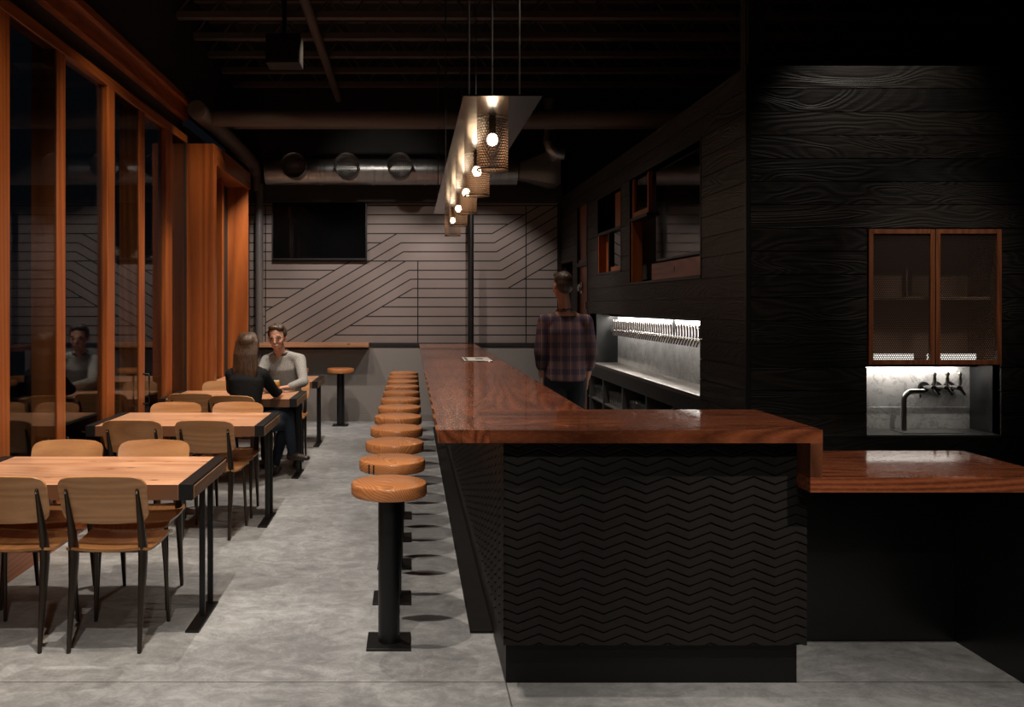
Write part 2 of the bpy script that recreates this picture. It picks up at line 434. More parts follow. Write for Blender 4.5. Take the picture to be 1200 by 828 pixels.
# ------------------------------------------------------------------ room shell
ZC = 5.0
struct('floor', MB().box(-2.6, 6.5, -.6, 12.3, -.1, 0), M['concrete'])
struct('ceiling', MB().box(-2.6, 6.5, -.6, 12.3, ZC, ZC + .1), M['ceil'])
struct('wall_rear', MB().box(-2.6, 6.5, -.75, -.6, 0, ZC), M['wall_dark'])
struct('wall_far_right', MB().box(6.5, 6.6, -.6, 12.3, 0, ZC), M['wall_dark'])
YB = 12.0
mb = MB().box(-2.6, 6.5, YB, YB + .15, 0, ZC)
struct('wall_back', mb, M['wall_dark'])
struct('baseboard_back', MB().box(-2.28, 2.09, YB - .028, YB - .012, 0, .09), M['wainscot'])
# painted lower wall and mural panel of grooved boards
struct('trim_1', MB().box(-2.28, 2.09, YB - .012, YB, 0, 1.06), M['wainscot'])
struct('trim_2', MB().box(-.57, 2.09, YB - .04, YB, 1.06, 1.10), M['groove'])
def cw(cx, cy, d=YB - .02):   # a point measured on the mural -> wall coordinates
    px, py = 280 + cx / 2.9575, 140 + cy / 2.9575
    return ((px - 481) * d / 1000, 1.62 - (py - 358) * d / 1000)
x0, zt = cw(33, 290); x1, zb = cw(1107, 780)
mb = MB().box(x0, x1, YB - .02, YB, zb, zt)
def groove(a, b, w=.0155):
    (ax, az), (bx, bz) = cw(*a), cw(*b); d = Vector((bx - ax, 0, bz - az)); d.normalize(); n = Vector((-d.z, 0, d.x)) * w / 2
    y0, y1 = YB - .0215, YB - .019
    q = [(ax - n.x, az - n.z), (bx - n.x, bz - n.z), (bx + n.x, bz + n.z), (ax + n.x, az + n.z)]
    mb.add([(x, y0, z) for x, z in q] + [(x, y1, z) for x, z in q], [(0, 1, 2, 3), (7, 6, 5, 4), (0, 4, 5, 1), (1, 5, 6, 2), (2, 6, 7, 3), (3, 7, 4, 0)], 1)
k = .59
Hs = [298, 330, 362, 395, 427, 458, 490, 522, 553, 585, 617, 649, 682, 714, 746]
diag = [(548, 395), (562, 427), (570, 458), (578, 490), (588, 522), (595, 553), (603, 585)]
ups = [(878, 395), (885, 427), (893, 458), (903, 490), (910, 522), (922, 553), (932, 585)]
for ex, ey in diag:
    xl = 92; yl = ey + k * (ex - xl)
    if yl > 778: xl = ex - (778 - ey) / k; yl = 778
    groove((xl, yl), (ex, ey))
for ex, ey in ups:
    xr = 1105; yr = ey - k * (xr - ex)
    if yr < 298: xr = ex + (ey - 298) / k; yr = 298
    groove((ex, ey), (xr, yr))
for (ex, ey), (ux, uy) in zip(diag, ups): groove((ex, ey), (ux, uy))
A = diag[0]; D7 = diag[6]; U1 = ups[0]; U7 = ups[6]
for h in Hs:
    groove((35, h), (92, h))
    if h <= 362: groove((92, h), (U1[0] + (U1[1] - h) / k if h > 298 else 1105, h))
    elif h < 658: groove((92, h), (min(A[0], A[0] - (h - A[1]) / k), h))
    if h > 585: groove((D7[0] - (h - D7[1]) / k, h), (1105, h))
    elif 490 < h: groove((U7[0] + (U7[1] - h) / k, h), (1105, h))
groove((40, 722), (60, 706)); groove((40, 690), (60, 676))
for a, b in (((92, 298), (92, 778)), ((620, 490), (620, 778)), ((995, 298), (995, 778)), ((1105, 292), (1105, 778)), ((35, 292), (35, 778))): groove(a, b)
groove((380, 490), (578, 490))
struct('trim_3', mb, [M['mural'], M['groove']])
# dark soffit above the mural
struct('trim_4', MB().box(-2.3, 2.1, YB - .16, YB - .0, zt + .005, zt + .33), M['wall_dark'])

# open steel joists
JZ = 4.55
def joist(y):
    b = MB()
    b.box(-2.45, 6.4, y - .045, y + .045, JZ, JZ + .065)
    b.box(-2.45, 6.4, y - .04, y + .04, ZC - .04, ZC)
    x = -2.4; i = 0
    while x < 6.2:
        za, zb_ = (JZ + .02, ZC - .02) if i % 2 == 0 else (ZC - .02, JZ + .02)
        b.sweep([(x, y, za), (x + .3, y, zb_)], [.012, .012], n=6); x += .3; i += 1
    return b
JM = joist(0).mesh('joist', M['joist'])
for i in range(14):
    o = link('ceiling_beam', JM); o.location = (0, 2.6 + i * .68, 0); tag(o, kind='structure')
struct('ceiling_pipe', MB().sweep([(-1.0, 1.2, 4.5), (-1.0, 11.9, 4.5)], [.05, .05]), M['joist'], smooth=True)
struct('ceiling_pipe', MB().sweep([(.9, 3.0, 4.72), (3.2, 8.6, 4.72)], [.03, .03]), M['joist'], smooth=True)
struct('ceiling_pipe', MB().sweep([(-2.2, 9.1, 3.62), (6.3, 9.1, 3.62)], [.09, .09], n=20), M['joist'], smooth=True)
struct('ceiling_beam', MB().box(-2.3, 6.4, 10.3, 10.45, 3.78, 3.95), M['joist'])
b = MB().sweep([(-2.18, 8.7, 3.62), (-2.18, 11.6, 3.60), (-2.16, 11.75, 3.56), (-2.13, 11.8, 3.42), (-2.11, 11.8, 3.2)], [.095, .095, .09, .07, .058], n=20)
struct('ceiling_pipe', b, M['joist'], smooth=True)
struct('column', MB().sweep([(-2.09, 11.8, 0), (-2.09, 11.8, 3.3)], [.055, .055], n=24).box(-2.17, -2.01, 11.72, 11.88, 0, .012), M['pipe'], smooth=True)
struct('column', MB().sweep([(.83, 11.72, 0), (.83, 11.72, ZC)], [.04, .04], n=24).box(.75, .91, 11.64, 11.80, 0, .012), M['steel_black'], smooth=True)
struct('column', MB().box(2.20, 2.27, 5.6, 5.67, 3.12, ZC).box(2.20, 2.31, 5.56, 5.58, 3.12, ZC).box(2.20, 2.31, 5.67, 5.69, 3.12, ZC), M['wall_dark'])

# window wall: fir posts and rails, panes of night glass
XW = -2.36
posts = [(4.0, 4.09), (4.88, 5.02), (5.69, 5.83), (6.63, 6.80), (7.41, 7.57), (8.22, 8.44)]
struct('wall_left', MB().box(XW - .2, XW - .02, -.6, 12.3, 3.78, ZC), M['wall_dark'])
b = MB()
for (a, c), dp in zip(posts, (.17, .17, .17, .05, .17, .05)): b.box(XW - dp, XW + .004, a, c, 0, 3.40)
b.box(XW - .09, XW + .004, .4, .55, 0, 3.4)
struct('window_1', b, M['fir'], bevel=.003)
b = MB().box(XW - .09, XW + .008, .4, 9.0, 3.33, 3.41).box(XW - .09, XW + .008, .4, 8.95, 0, .30)
struct('window_2', b, M['fir_x'], bevel=.003)
struct('trim_5', MB().box(XW - .06, XW + .03, .4, 8.95, 3.56, 3.74).box(XW - .06, XW + .07, .4, 8.95, 3.70, 3.76), M['fir_x'], bevel=.003)
struct('trim_6', MB().box(XW - .16, XW - .03, .4, 8.95, 3.41, 3.56), M['steel_matt'])
edges = [(.55, 4.0)] + [(posts[i][1], posts[i + 1][0]) for i in range(5)] + [(8.44, 8.93)]
for i, (a, c) in enumerate(edges):
    q = -.004 if i in (0, 1, 2, 4, 6) else -.034
    o = struct('window_%d' % (i + 3), MB().box(XW + q - .006, XW + q, a, c, .30, 3.33), M['window'])
# fir clad wall past the windows: flat panel, deep fin, dark slot, second panel
struct('wall_left_panel', MB().box(XW - .12, XW + .0, 8.95, 11.97, 0, 3.5), M['groove'])
struct('trim_7', MB().box(XW - .1, -2.07, 9.0, 9.12, 0, 3.33), M['fir'], bevel=.004)
struct('trim_8', MB().box(-2.10, -2.07, 9.12, 11.05, 3.12, 3.33).box(XW, -2.10, 9.12, 11.0, 3.14, 3.16), M['fir_x'])
struct('trim_9', MB().box(XW, -2.25, 10.2, 10.3, 0, 3.14), M['fir'], bevel=.003)
struct('trim_10', MB().box(XW, -2.095, 11.0, 11.05, 0, 3.33), M['fir'], bevel=.003)
# pull handle on the sliding door
h = MB().sweep([(XW + .01, 7.50, 1.02), (XW + .06, 7.50, 1.02), (XW + .065, 7.50, .98), (XW + .065, 7.50, .80), (XW + .06, 7.50, .76), (XW + .01, 7.50, .76)], [.009] * 6, n=10)
struct('door_handle', h, M['steel_black'], smooth=True)
# pavement outside
struct('ground', MB().box(-14, -2.6, -6, 20, -.12, -.02), M['plaster'])

# charred timber box on the right: side wall x=XR, front wall y=YF
XR, YF, ZT = 2.10, 5.33, 3.12
H_tap = (6.19, 10.0, .95, 1.53); H_w2 = (8.52, 9.55, 1.98, 2.80); H_w3 = (6.18, 8.16, 1.84, 2.82)
H_door = (10.12, 10.76, 0, 2.87); H_under = (6.0, 10.82, .08, .815); H_hall = (11.05, 11.9, 0, 2.2)
holes = [H_tap, H_w2, H_w3, H_door, H_under, H_hall]
b = MB()
for p, q, u, t in rects(YF + .02, YB, 0, ZT, holes, .145, .005): b.box(XR, XR + .03, p, q, u, t)
for p, q, u, t in rects(YF + .03, YB, 0, ZT - .005, holes): b.box(XR + .012, XR + .08, p, q, u, t)
struct('wall_right', b, M['char_y'])
H_cab = (2.85, 3.69, .80, 2.10)
b = MB()
for p, q, u, t in rects(XR + .025, 6.5, 0, ZT, [H_cab], .145, .005): b.box(p, q, YF, YF + .03, u, t)
for p, q, u, t in rects(XR + .04, 6.5, 0, ZT - .005, [H_cab]): b.box(p, q, YF + .012, YF + .08, u, t)
struct('wall_front', b, M['char_x'])
struct('trim_11', MB().box(XR - .006, XR + .022, YF - .006, YF + .022, 0, ZT + .004), M['steel_black'])
struct('trim_12', MB().box(XR + .08, 6.5, YF + .08, YB, ZT - .1, ZT - .02), M['wall_dark'])
# dark hall behind the far opening
struct('trim_13', MB().box(XR + .6, XR + .65, 11.0, 11.98, 0, 2.3), M['wall_dark'])

# ------------------------------------------------------------------ bar
ZB = 1.111
BY0, BY1 = 3.62, 11.35
BX0, BX1 = .395, 1.683
bar = empty('bar_counter', (1.0, 3.7, 0), 'long black L shaped bar clad in raised chevron boards, under the walnut top', 'bar counter')
def chevron(u0, u1, z0, z1, period=.182, pitch=.0392, amp=.034, phase=0.0):
    """stepped zigzag boards, in (u, out, z)."""
    bm = bmesh.new(); half = period / 2
    i0 = math.floor((u0 - phase) / half) - 1; i1 = math.ceil((u1 - phase) / half) + 1
    r0 = math.floor((z0 - amp) / pitch) - 1; r1 = math.ceil(z1 / pitch) + 1
    for r in range(r0, r1):
        zz = r * pitch
        prev = None
        for i in range(i0, i1 + 1):
            u = phase + i * half; dz = amp if i % 2 else 0
            c = [bm.verts.new((u, o, zz + dz + h)) for o, h in ((.0, 0.0), (-.0085, .0005), (-.0095, .004), (-.006, pitch - .0065), (-.001, pitch - .005), (.0, pitch))]
            if prev:
                for a in range(5): bm.faces.new((prev[a], c[a], c[a + 1], prev[a + 1]))
            prev = c
    for co, no in (((u0, 0, 0), (-1, 0, 0)), ((u1, 0, 0), (1, 0, 0)), ((0, 0, z0), (0, 0, -1)), ((0, 0, z1), (0, 0, 1))):
        bmesh.ops.bisect_plane(bm, geom=bm.verts[:] + bm.edges[:] + bm.faces[:], plane_co=co, plane_no=no, clear_outer=True)
    return bm
ph = (590 + 0 - 481) * .00362 + .0
bm = chevron(BX0, BX1, .18, ZB - .056, phase=.395 + .182 * .81 - .087)
me = bpy.data.meshes.new('chevron_panel'); bm.normal_update()
for v in bm.verts: v.co = (v.co.x, BY0 + v.co.y + .0095, v.co.z)
bmesh.ops.recalc_face_normals(bm, faces=bm.faces); bm.to_mesh(me); bm.free(); me.materials.append(M['cladding'])
link('chevron_panel', me, bar, world=True)
bm = chevron(-BY1, -BY0, .18, ZB - .056, phase=-BY0 - .05)
me = bpy.data.meshes.new('chevron_panel')
for v in bm.verts: v.co = (BX0 + v.co.y + .0095, -v.co.x, v.co.z)
bmesh.ops.recalc_face_normals(bm, faces=bm.faces); bm.to_mesh(me); bm.free(); me.materials.append(M['cladding'])
link('chevron_panel', me, bar, world=True)
b = MB().box(BX0 + .0095, BX1, BY0 + .0095, 4.05, .18, ZB - .056).box(BX0 + .0095, .80, 4.05, BY1, .18, ZB - .056)
mk('carcass', b, M['cladding'], bar, world=True)
b = MB().box(.41, 1.66, 3.668, 3.70, 0, .18).box(.41, .44, 3.70, BY1 - .05, 0, .18).box(1.63, 1.66, 3.70, 4.0, 0, .18).box(.76, .79, 4.0, BY1 - .05, 0, .18)
mk('toe_kick', b, M['toe'], bar, world=True)
mk('foot_plate', MB().box(.295, .408, 4.22, BY1 - .05, 0, .016), M['toe'], bar, world=True, bevel=.002)

b = MB()
b.box(.115, .3245, 3.50, 11.42, ZB - .055, ZB, 0)
b.box(.3255, .855, 4.187, 11.42, ZB - .055, ZB, 0)
b.box(.325, 1.692, 3.50, 4.186, ZB - .055, ZB, 1)
b.box(.3240, .3260, 3.5, 11.42, ZB - .054, ZB - .0006, 2)
bt = mk('walnut_worktop', b, [M['walnut_y'], M['walnut_x'], M['groove']], bevel=.0025)
tag(bt, 'thick glossy walnut top of the tall bar, running back from the corner to the mural', 'worktop')
# bar top drop on the right and low counter
lc = empty('low_counter', (2.1, 3.85, 0), 'lower walnut counter with black panels beneath, right of the tall chevron bar', 'counter')
ZL = .915
mk('waterfall_edge', MB().box(1.64, 1.692, 3.50, 4.15, ZL + .0005, ZB - .0555), wood('walnut_upright', (.06, .02, .01), (.22, .075, .034), along=2, across=1, rough=.3, coat=.6, coat_rough=.1, stretch=5, grain=22), lc, world=True, bevel=.002)
mk('countertop', MB().box(1.64, 2.69, 3.50, 4.154, ZL - .062, ZL), M['walnut_x'], lc, world=True, bevel=.0025)
mk('back_panel', MB().box(1.69, 2.66, 4.154 - .03, 4.154, 0, ZL - .0625), M['panel_black'], lc, world=True)
mk('side_panel', MB().box(2.63, 2.66, 3.56, 4.12, 0, ZL - .0625), M['panel_black'], lc, world=True)
# pale item on the bar top, modelled as a drip tray
t = empty('drip_tray', (.62, 8.02, ZB), 'small pale rectangular tray lying on the far walnut bar top', 'tray')
mk('tray_rim', MB().box(-.14, .14, -.26, .26, 0, .008), M['chrome'], t, bevel=.002)
mk('tray_insert', MB().box(-.125, .125, -.245, .245, .008, .010), M['paper'], t)
mk('drain_slot', MB().box(-.01, .06, -.06, .06, .010, .0115).box(-.11, -.09, -.2, .2, .010, .0112), M['ink'], t)

# ------------------------------------------------------------------ stools
st = empty('bar_stool', (0, 0, 0))
prof = [(0, .712), (.170, .712), (.179, .716), (.182, .726), (.182, .762), (.178, .771), (.168, .775), (0, .775)]
mk('seat', MB().lathe(prof, n=48), M['stool'], st, smooth=True, merge=1e-5)
mk('pole', MB().sweep([(0, 0, .012), (0, 0, .705)], [.052, .052], n=28).box(-.09, .09, -.09, .09, .704, .712), M['steel_matt'], st, smooth=True)
mk('base_plate', MB().box(-.105, .105, -.105, .105, 0, .012), M['steel_matt'], st, bevel=.002)
NS = 12
ordn = ['nearest', 'second nearest', 'third nearest', 'fourth nearest', 'fifth nearest', 'sixth nearest', 'sixth from the far end', 'fifth from the far end', 'fourth from the far end', 'third from the far end', 'second from the far end', 'last and farthest']
ordl = ['round wooden bar stool %s in the row along the bar' % w for w in ordn]
ordl[1] = 'bar stool with dark patched notch in its seat rim, second nearest along the bar'
ordl[0] = 'nearest round wooden bar stool on a black post, its whole post in view'
for i in range(NS):
    o = st if i == 0 else copy_tree(st)
    o.location = (-.103 + i * .002, 4.105 + .616 * i, 0)
    tag(o, ordl[i], 'stool', 'bar stools along the walnut bar')
for x, lab in ((-.945, 'round wooden stool standing alone at the back wall ledge'), (-1.56, 'wooden stool mostly hidden behind the seated man, at the back ledge')):
    o = copy_tree(st); o.location = (x, 11.55, 0); tag(o, lab, 'stool', 'stools under the back wall ledge')
# notch patch on second stool
seat2 = [o for o in bpy.data.objects if o.get('label') == ordl[1]][0]
bp = MB()
for a in (228, 238):
    ca, sa = math.cos(R(a)), math.sin(R(a))
    bp.box(.1815 * ca - .004, .1815 * ca + .004, .1815 * sa - .004, .1815 * sa + .004, .718, .766)
mk('rim_patch', bp, M['recess_dark'], seat2)

# ------------------------------------------------------------------ chairs
def shrink(t, r):
    if t >= r: return 0.0
    return r - math.sqrt(max(0, r * r - (r - t) ** 2))
def leg_path(sx):
    P = [(sx * .165, -.225, 0), (sx * .164, -.192, .22), (sx * .163, -.162, .42), (sx * .163, -.164, .475), (sx * .164, -.207, .62), (sx * .165, -.258, .765)]
    r = [(.010, .009), (.015, .022), (.020, .036), (.020, .036), (.015, .022), (.008, .009)]
    return P, r
ch = empty('dining_chair', (0, 0, 0))
for sx in (-1, 1):
    P, r = leg_path(sx); mk('leg', MB().sweep(P, r, hint=(0, 1, 0), n=14, dome=True), M['bronze'], ch, smooth=True)
for sx in (-1, 1):
    mk('leg', MB().sweep([(sx * .186, .178, 0), (sx * .178, .158, .30), (sx * .172, .145, .435)], [.0085, .012, .0135], n=12), M['bronze'], ch, smooth=True)
b = MB()
for sx in (-1, 1): b.sweep([(sx * .160, -.15, .446), (sx * .168, .15, .446)], [(.008, .008)] * 2, n=10)
b.sweep([(-.168, .145, .446), (.168, .145, .446)], [(.008, .008)] * 2, n=10); b.sweep([(-.160, -.12, .446), (.160, -.12, .446)], [(.007, .007)] * 2, n=10)
mk('seat_frame', b, M['bronze'], ch, smooth=True)
def seat_fn(u, v):
    y = -.205 + .43 * v
    hw = .198 + .006 * v
    e = shrink(v * .43, .045) + shrink((1 - v) * .43, .03)
    x = (2 * u - 1) * (hw - e)
    z = .462 - .012 * math.sin(PI * min(1, v * 1.15)) + .010 * (abs(2 * u - 1) ** 2.2)
    if v > .82: q = (v - .82) / .18; z -= .026 * q * q
    if v < .15: z += .010 * ((.15 - v) / .15) ** 2
    return (x, y, z), (0, 0, 1)
mk('seat', MB().plate(seat_fn, 20, 26, .012), M['oak_seat'], ch, smooth=True)
def back_fn(u, v):
    h = .225; z = .605 + h * v
    e = shrink(v * h, .05) + shrink((1 - v) * h, .055)
    hw = .200 + .008 * v
    x = (2 * u - 1) * (hw - e * 1.0)
    z += .006 * (1 - (2 * u - 1) ** 2) * (1 if v > .5 else -1) * abs(2 * v - 1)
    y = -.192 - .36 * (z - .605) - .012 + .034 * (x / .2) ** 2 * .6
    return (x, y, z), (0, -1, -.34)
mk('backrest', MB().plate(back_fn, 26, 18, .011), M['oak'], ch, smooth=True)
for sx in (-1, 1): mk('rivet', MB().ell((sx * .165, -.266, .757), (.006, .005, .006), n=10, m=6), M['chrome'], ch, smooth=True)
P_chairs = []
def place_chair(x, y, rz, label, group):
    o = ch if not P_chairs else copy_tree(ch)
    P_chairs.append(o); o.location = (x, y, 0); o.rotation_euler = (0, 0, R(rz)); tag(o, label, 'chair', group); return o
g1 = 'chairs around the nearest table'
place_chair(-1.895, 4.205, 0, 'oak chair cut by the left frame edge, near side of the nearest table', g1)
place_chair(-1.43, 4.205, 0, 'oak and bronze chair seen whole from behind, near side of the nearest table', g1)
place_chair(-1.995, 4.72, 180, 'left chair on the far side of the nearest table, by the window', g1)
place_chair(-1.487, 4.72, 181, 'right chair on the far side of the nearest table, towards the aisle', g1)
g2 = 'chairs around the second table'
place_chair(-1.92, 6.13, 0, 'left chair on the near side of the second table', g2)
place_chair(-1.405, 6.12, -3, 'right chair on the near side of the second table, beside the aisle', g2)
place_chair(-1.90, 6.67, 180, 'left chair on the far side of the second table', g2)
place_chair(-1.40, 6.68, 180, 'right chair on the far side of the second table', g2)
g3 = 'chairs around the third table'
place_chair(-1.985, 7.92, 2, 'empty chair left of the seated woman at the third table', g3)
place_chair(-1.53, 7.72, -8, 'chair the long haired woman sits on, third table', g3)
place_chair(-1.955, 8.62, 180, 'empty chair across the third table, left of the man', g3)
place_chair(-1.30, 9.03, 180, 'chair the smiling man sits on, mostly hidden', g3)

# ------------------------------------------------------------------ tables
TX0, TX1, TD = -2.33, -1.045, .765
tb = empty('dining_table', (0, 0, 0))
L = TX1 - TX0; cx = (TX0 + TX1) / 2
hx = L / 2
mk('tabletop', MB().box(-hx + .072, hx - .072, 0, TD, .684, .760), M['table'], tb, bevel=.003)
for s_ in (-1, 1):
    b = MB().box(s_ * (hx - .071), s_ * (hx - .004), 0, TD, .683, .762)
    band = mk('end_band', b, M['steel_black'], tb, bevel=.002)
    mk('end_facing', MB().box(s_ * (hx - .004), s_ * hx, .022, TD - .022, .690, .748), M['table_end'], tb)
    for yy in (.33, .51):
        mk('leg', MB().box(s_ * (hx - .037) - .015, s_ * (hx - .037) + .015, yy - .006, yy + .006, .010, .683), M['steel_black'], tb, bevel=.0015)
    mk('foot_plate', MB().box(s_ * (hx - .037) - .035, s_ * (hx - .037) + .035, .12, .55, 0, .010), M['steel_black'], tb, bevel=.0015)
tl = ['nearest pine table, cut by the left edge of the picture', 'second pine table from the front, empty, with black steel ends', 'third pine table, where the man and woman sit with beer', 'farthest pine table, behind the seated man']
for i, (y, lab) in enumerate(zip((4.105, 6.107, 7.87, 9.66), tl)):
    o = tb if i == 0 else copy_tree(tb); o.location = (cx, y, 0); tag(o, lab, 'table', 'pine tables along the windows')

# ledge along the back wall
lg = empty('wall_ledge', (-1.4, 11.8, 0), 'narrow pine drinking ledge fixed along the back wall, left half', 'ledge')
mk('ledge_board', MB().box(-2.27, -.57, 11.64, YB - .022, 1.052, 1.11), M['ledge'], lg, world=True, bevel=.003)
b = MB().box(-2.27, -.575, 11.70, 11.71, 1.015, 1.0515)
for x in (-2.1, -1.3, -.68): b.box(x - .006, x + .006, 11.70, YB - .022, 1.012, 1.0515)
mk('bracket', b, M['steel_black'], lg, world=True)

# televisions
tv = empty('television', (-1.27, 11.9, 2.65), 'large black television mounted on the grooved mural wall', 'television')
mk('frame', MB().box(-1.935, -.605, 11.90, 11.955, 2.255, 3.065), M['bezel'], tv, world=True, bevel=.004)
mk('screen', MB().box(-1.915, -.625, 11.896, 11.90, 2.285, 3.05), M['screen'], tv, world=True)
mk('wall_bracket', MB().box(-1.5, -1.0, 11.955, YB - .022, 2.4, 2.9), M['steel_black'], tv, world=True)

# ------------------------------------------------------------------ ductwork on the back wall
dk = empty('air_duct', (-.3, 11.4, 3.43), 'galvanised spiral air duct with three round outlets above the mural', 'duct')
pts, rad = [], []
x = -1.93; yd, zd = 11.42, 3.42
b = MB().sweep([(-1.93, yd, zd), (1.42, yd, zd)], [.185, .185], hint=(0, 0, 1), n=40)
xx = -1.9
while xx < 1.4:
    b.lathe([(.185, xx - .004), (.1875, xx - .002), (.1875, xx + .002), (.185, xx + .004)], (0, yd, zd), n=40, axis='X'); xx += .11
for xx in (-1.2, -.5, .2, .85): b.lathe([(.185, xx - .02), (.192, xx - .018), (.192, xx + .018), (.185, xx + .02)], (0, yd, zd), n=40, axis='X')
mk('duct_pipe', b, M['galv'], dk, smooth=True, world=True)
for px in (344, 406.3, 468.3):
    x = (px - 481) * .0110
    mk('outlet_collar', MB().lathe([(.150, 11.32), (.150, 11.0), (.162, 10.985), (.162, 10.995), (.156, 11.01), (.156, 11.3)], (x, 0, 3.43), n=40, axis='Y'), M['galv'], dk, smooth=True, world=True)
    b = MB()
    for q in range(-5, 6): 
        w = math.sqrt(.148 ** 2 - (q * .026) ** 2)
        b.box(x + q * .026 - .0015, x + q * .026 + .0015, 11.05, 11.06, 3.43 - w, 3.43 + w)
        b.box(x - w, x + w, 11.05, 11.06, 3.43 + q * .026 - .0015, 3.43 + q * .026 + .0015)
    mk('outlet_grille', b, M['joist'], dk, world=True)
# square transition and elbow
vs = []; n = 24
for k in range(n):
    a = 2 * PI * k / n; vs.append((1.44, yd + .13 * math.cos(a), zd + .13 * math.sin(a)))
for k in range(n):
    a = 2 * PI * k / n; c, s_ = math.cos(a), math.sin(a); m_ = max(abs(c), abs(s_)); vs.append((1.86, yd + .24 * c / m_, zd + .02 + .22 * s_ / m_))
for k in range(n):
    a = 2 * PI * k / n; c, s_ = math.cos(a), math.sin(a); m_ = max(abs(c), abs(s_)); vs.append((1.97, yd + .24 * c / m_, zd + .02 + .22 * s_ / m_))
fs = [(k + i * n, (k + 1) % n + i * n, (k + 1) % n + (i + 1) * n, k + (i + 1) * n) for i in (0, 1) for k in range(n)] + [tuple(2 * n + k for k in range(n))]
mk('duct_transition', MB().add(vs, fs), M['galv'], dk, smooth=True, world=True)
mk('duct_elbow', MB().sweep([(1.80, 11.1, 4.3), (1.80, 11.1, 3.75), (1.82, 11.1, 3.66), (1.90, 11.1, 3.60), (2.0, 11.1, 3.59)], [.075] * 5, n=20), M['galv'], dk, smooth=True, world=True)
# hanging speaker
sp = empty('loudspeaker', (-1.18, 8.0, 4.0), 'black loudspeaker box hanging under the dark joists', 'speaker')
mk('speaker_box', MB().box(-.16, .16, -.12, .12, -.14, .14), M['steel_matt'], sp, bevel=.01)
mk('speaker_grille', MB().box(-.145, .145, -.128, -.12, -.125, .125), M['bezel'], sp)
mk('hanger', MB().box(-.02, .02, -.02, .02, .14, .56), M['steel_matt'], sp)

# ------------------------------------------------------------------ pendant light over the bar
ZP = 2.73; PX0, PX1, PY0, PY1 = .28, .70, 4.52, 10.3
pl = empty('pendant_light', (.49, 7.4, ZP), 'long steel plate pendant hung above the bar with five perforated shades', 'pendant light')
mk('mounting_plate', MB().box(PX0, PX1, PY0, PY1, ZP, ZP + .008), M['plate'], pl, world=True)
for y in (4.75, 7.9, 10.1):
    for x in (.326, .606): mk('hanging_rod', MB().sweep([(x, y, ZP + .008), (x, y, ZC)], [.0055, .0055], n=8), M['nickel'], pl, world=True, smooth=True)
mk('power_cord', MB().sweep([(.49, 5.12, ZP + .04), (.49, 5.12, ZC)], [.006, .006], n=8).lathe([(.06, ZP + .008), (.055, ZP + .03), (.02, ZP + .045), (0, ZP + .045)], (.49, 5.12, 0)), M['nickel'], pl, world=True, smooth=True)
sh0 = MB().lathe([(.093, -.30), (.093, 0.0)], n=64)
SM = None
for i in range(5):
    y = 5.1 + 1.2 * i
    if SM is None:
        sh = mk('lamp_shade', sh0, M['brass_mesh'], pl, smooth='all'); SM = sh.data
        me = SM; uv = me.uv_layers.new(name='UVMap')
        for p in me.polygons:
            an = [math.atan2(me.vertices[v].co.y, me.vertices[v].co.x) for v in p.vertices]
            if max(an) - min(an) > PI: an = [a + 2 * PI if a < 0 else a for a in an]
            for li, a in zip(p.loop_indices, an):
                uv.data[li].uv = (a * .0185 * 32 / (2 * PI), me.vertices[me.loops[li].vertex_index].co.z)
    else: sh = link('lamp_shade', SM, pl)
    sh.location = (0, y - 7.4, -.002)
    def at(o): o.location = (0, y - 7.4, 0); return o
    at(mk('shade_rim', MB().lathe([(.0945, -.302), (.0945, -.294), (.0915, -.294), (.0915, -.302)], n=64, closed=True), M['bronze'], pl, smooth=True))
    at(mk('lamp_socket', MB().lathe([(.0, 0), (.021, 0), (.021, -.06), (.016, -.086), (0, -.086)], n=20), M['steel_black'], pl, smooth=True))
    at(mk('light_bulb', MB().lathe([(.0, -.156), (.014, -.153), (.026, -.143), (.033, -.126), (.034, -.116), (.030, -.100), (.021, -.088), (.014, -.084)], n=24), M['bulb'], pl, smooth='all'))
    l = bpy.data.lights.new('bulb_light', 'POINT'); l.energy = 1.4; l.color = (1, .70, .42); l.shadow_soft_size = .07
    lo = bpy.data.objects.new('bulb_light', l); COL.objects.link(lo); lo.parent = pl; lo.location = (0, y - 7.4, -.19)

# ------------------------------------------------------------------ tap wall recess
XM = 2.43
b = MB().box(XM, XM + .02, 6.19, 10.02, .90, 1.56)
struct('wall_recess', b, M['marble'])
b = MB().box(XR + .02, XM, 10.0, 10.03, .90, 1.56).box(XR + .02, XM, 6.16, 6.19, .90, 1.56).box(XR + .03, XM, 6.16, 10.03, 1.53, 1.56)
struct('trim_14', b, M['panel_black'])
led = mk('light_strip', MB().box(XM - .075, XM - .045, 6.25, 9.98, 1.515, 1.528), M['led']); tag(led, 'bright light strip under the top of the long tap recess', 'light strip')
struct('led_shield_recess', MB().box(XM - .095, XM - .087, 6.19, 10.0, 1.495, 1.53), M['panel_black'])  # added lip, keeps the LED strip out of bar top reflections
bb = empty('back_bar_counter', (2.2, 8.3, 0), 'black steel back bar counter with open glass shelves under the taps', 'counter')
mk('drip_tray', MB().box(XR + .035, XM, 6.2, 9.99, .935, .957).box(XR - .002, XR + .035, 6.2, 10.78, .935, .965), plain('brushed_dark_steel', (.22, .20, .18), .35, .8, 30), bb, world=True, bevel=.002)
mk('apron', MB().box(XR - .004, XR + .012, 6.02, 10.8, .815, .934), M['panel_black'], bb, world=True)
dm = plain('grey_divider', (.075, .07, .066), .4)
for y in (6.0, 6.8, 7.6, 8.45, 9.30, 9.98, 10.80): mk('divider', MB().box(XR - .004, XM + .1, y - .014, y + .014, .09, .815), dm, bb, world=True)
mk('shelf', MB().box(XR + .01, XM + .1, 6.02, 10.8, .545, .56), plain('shelf_steel', (.16, .15, .14), .4, .3), bb, world=True)
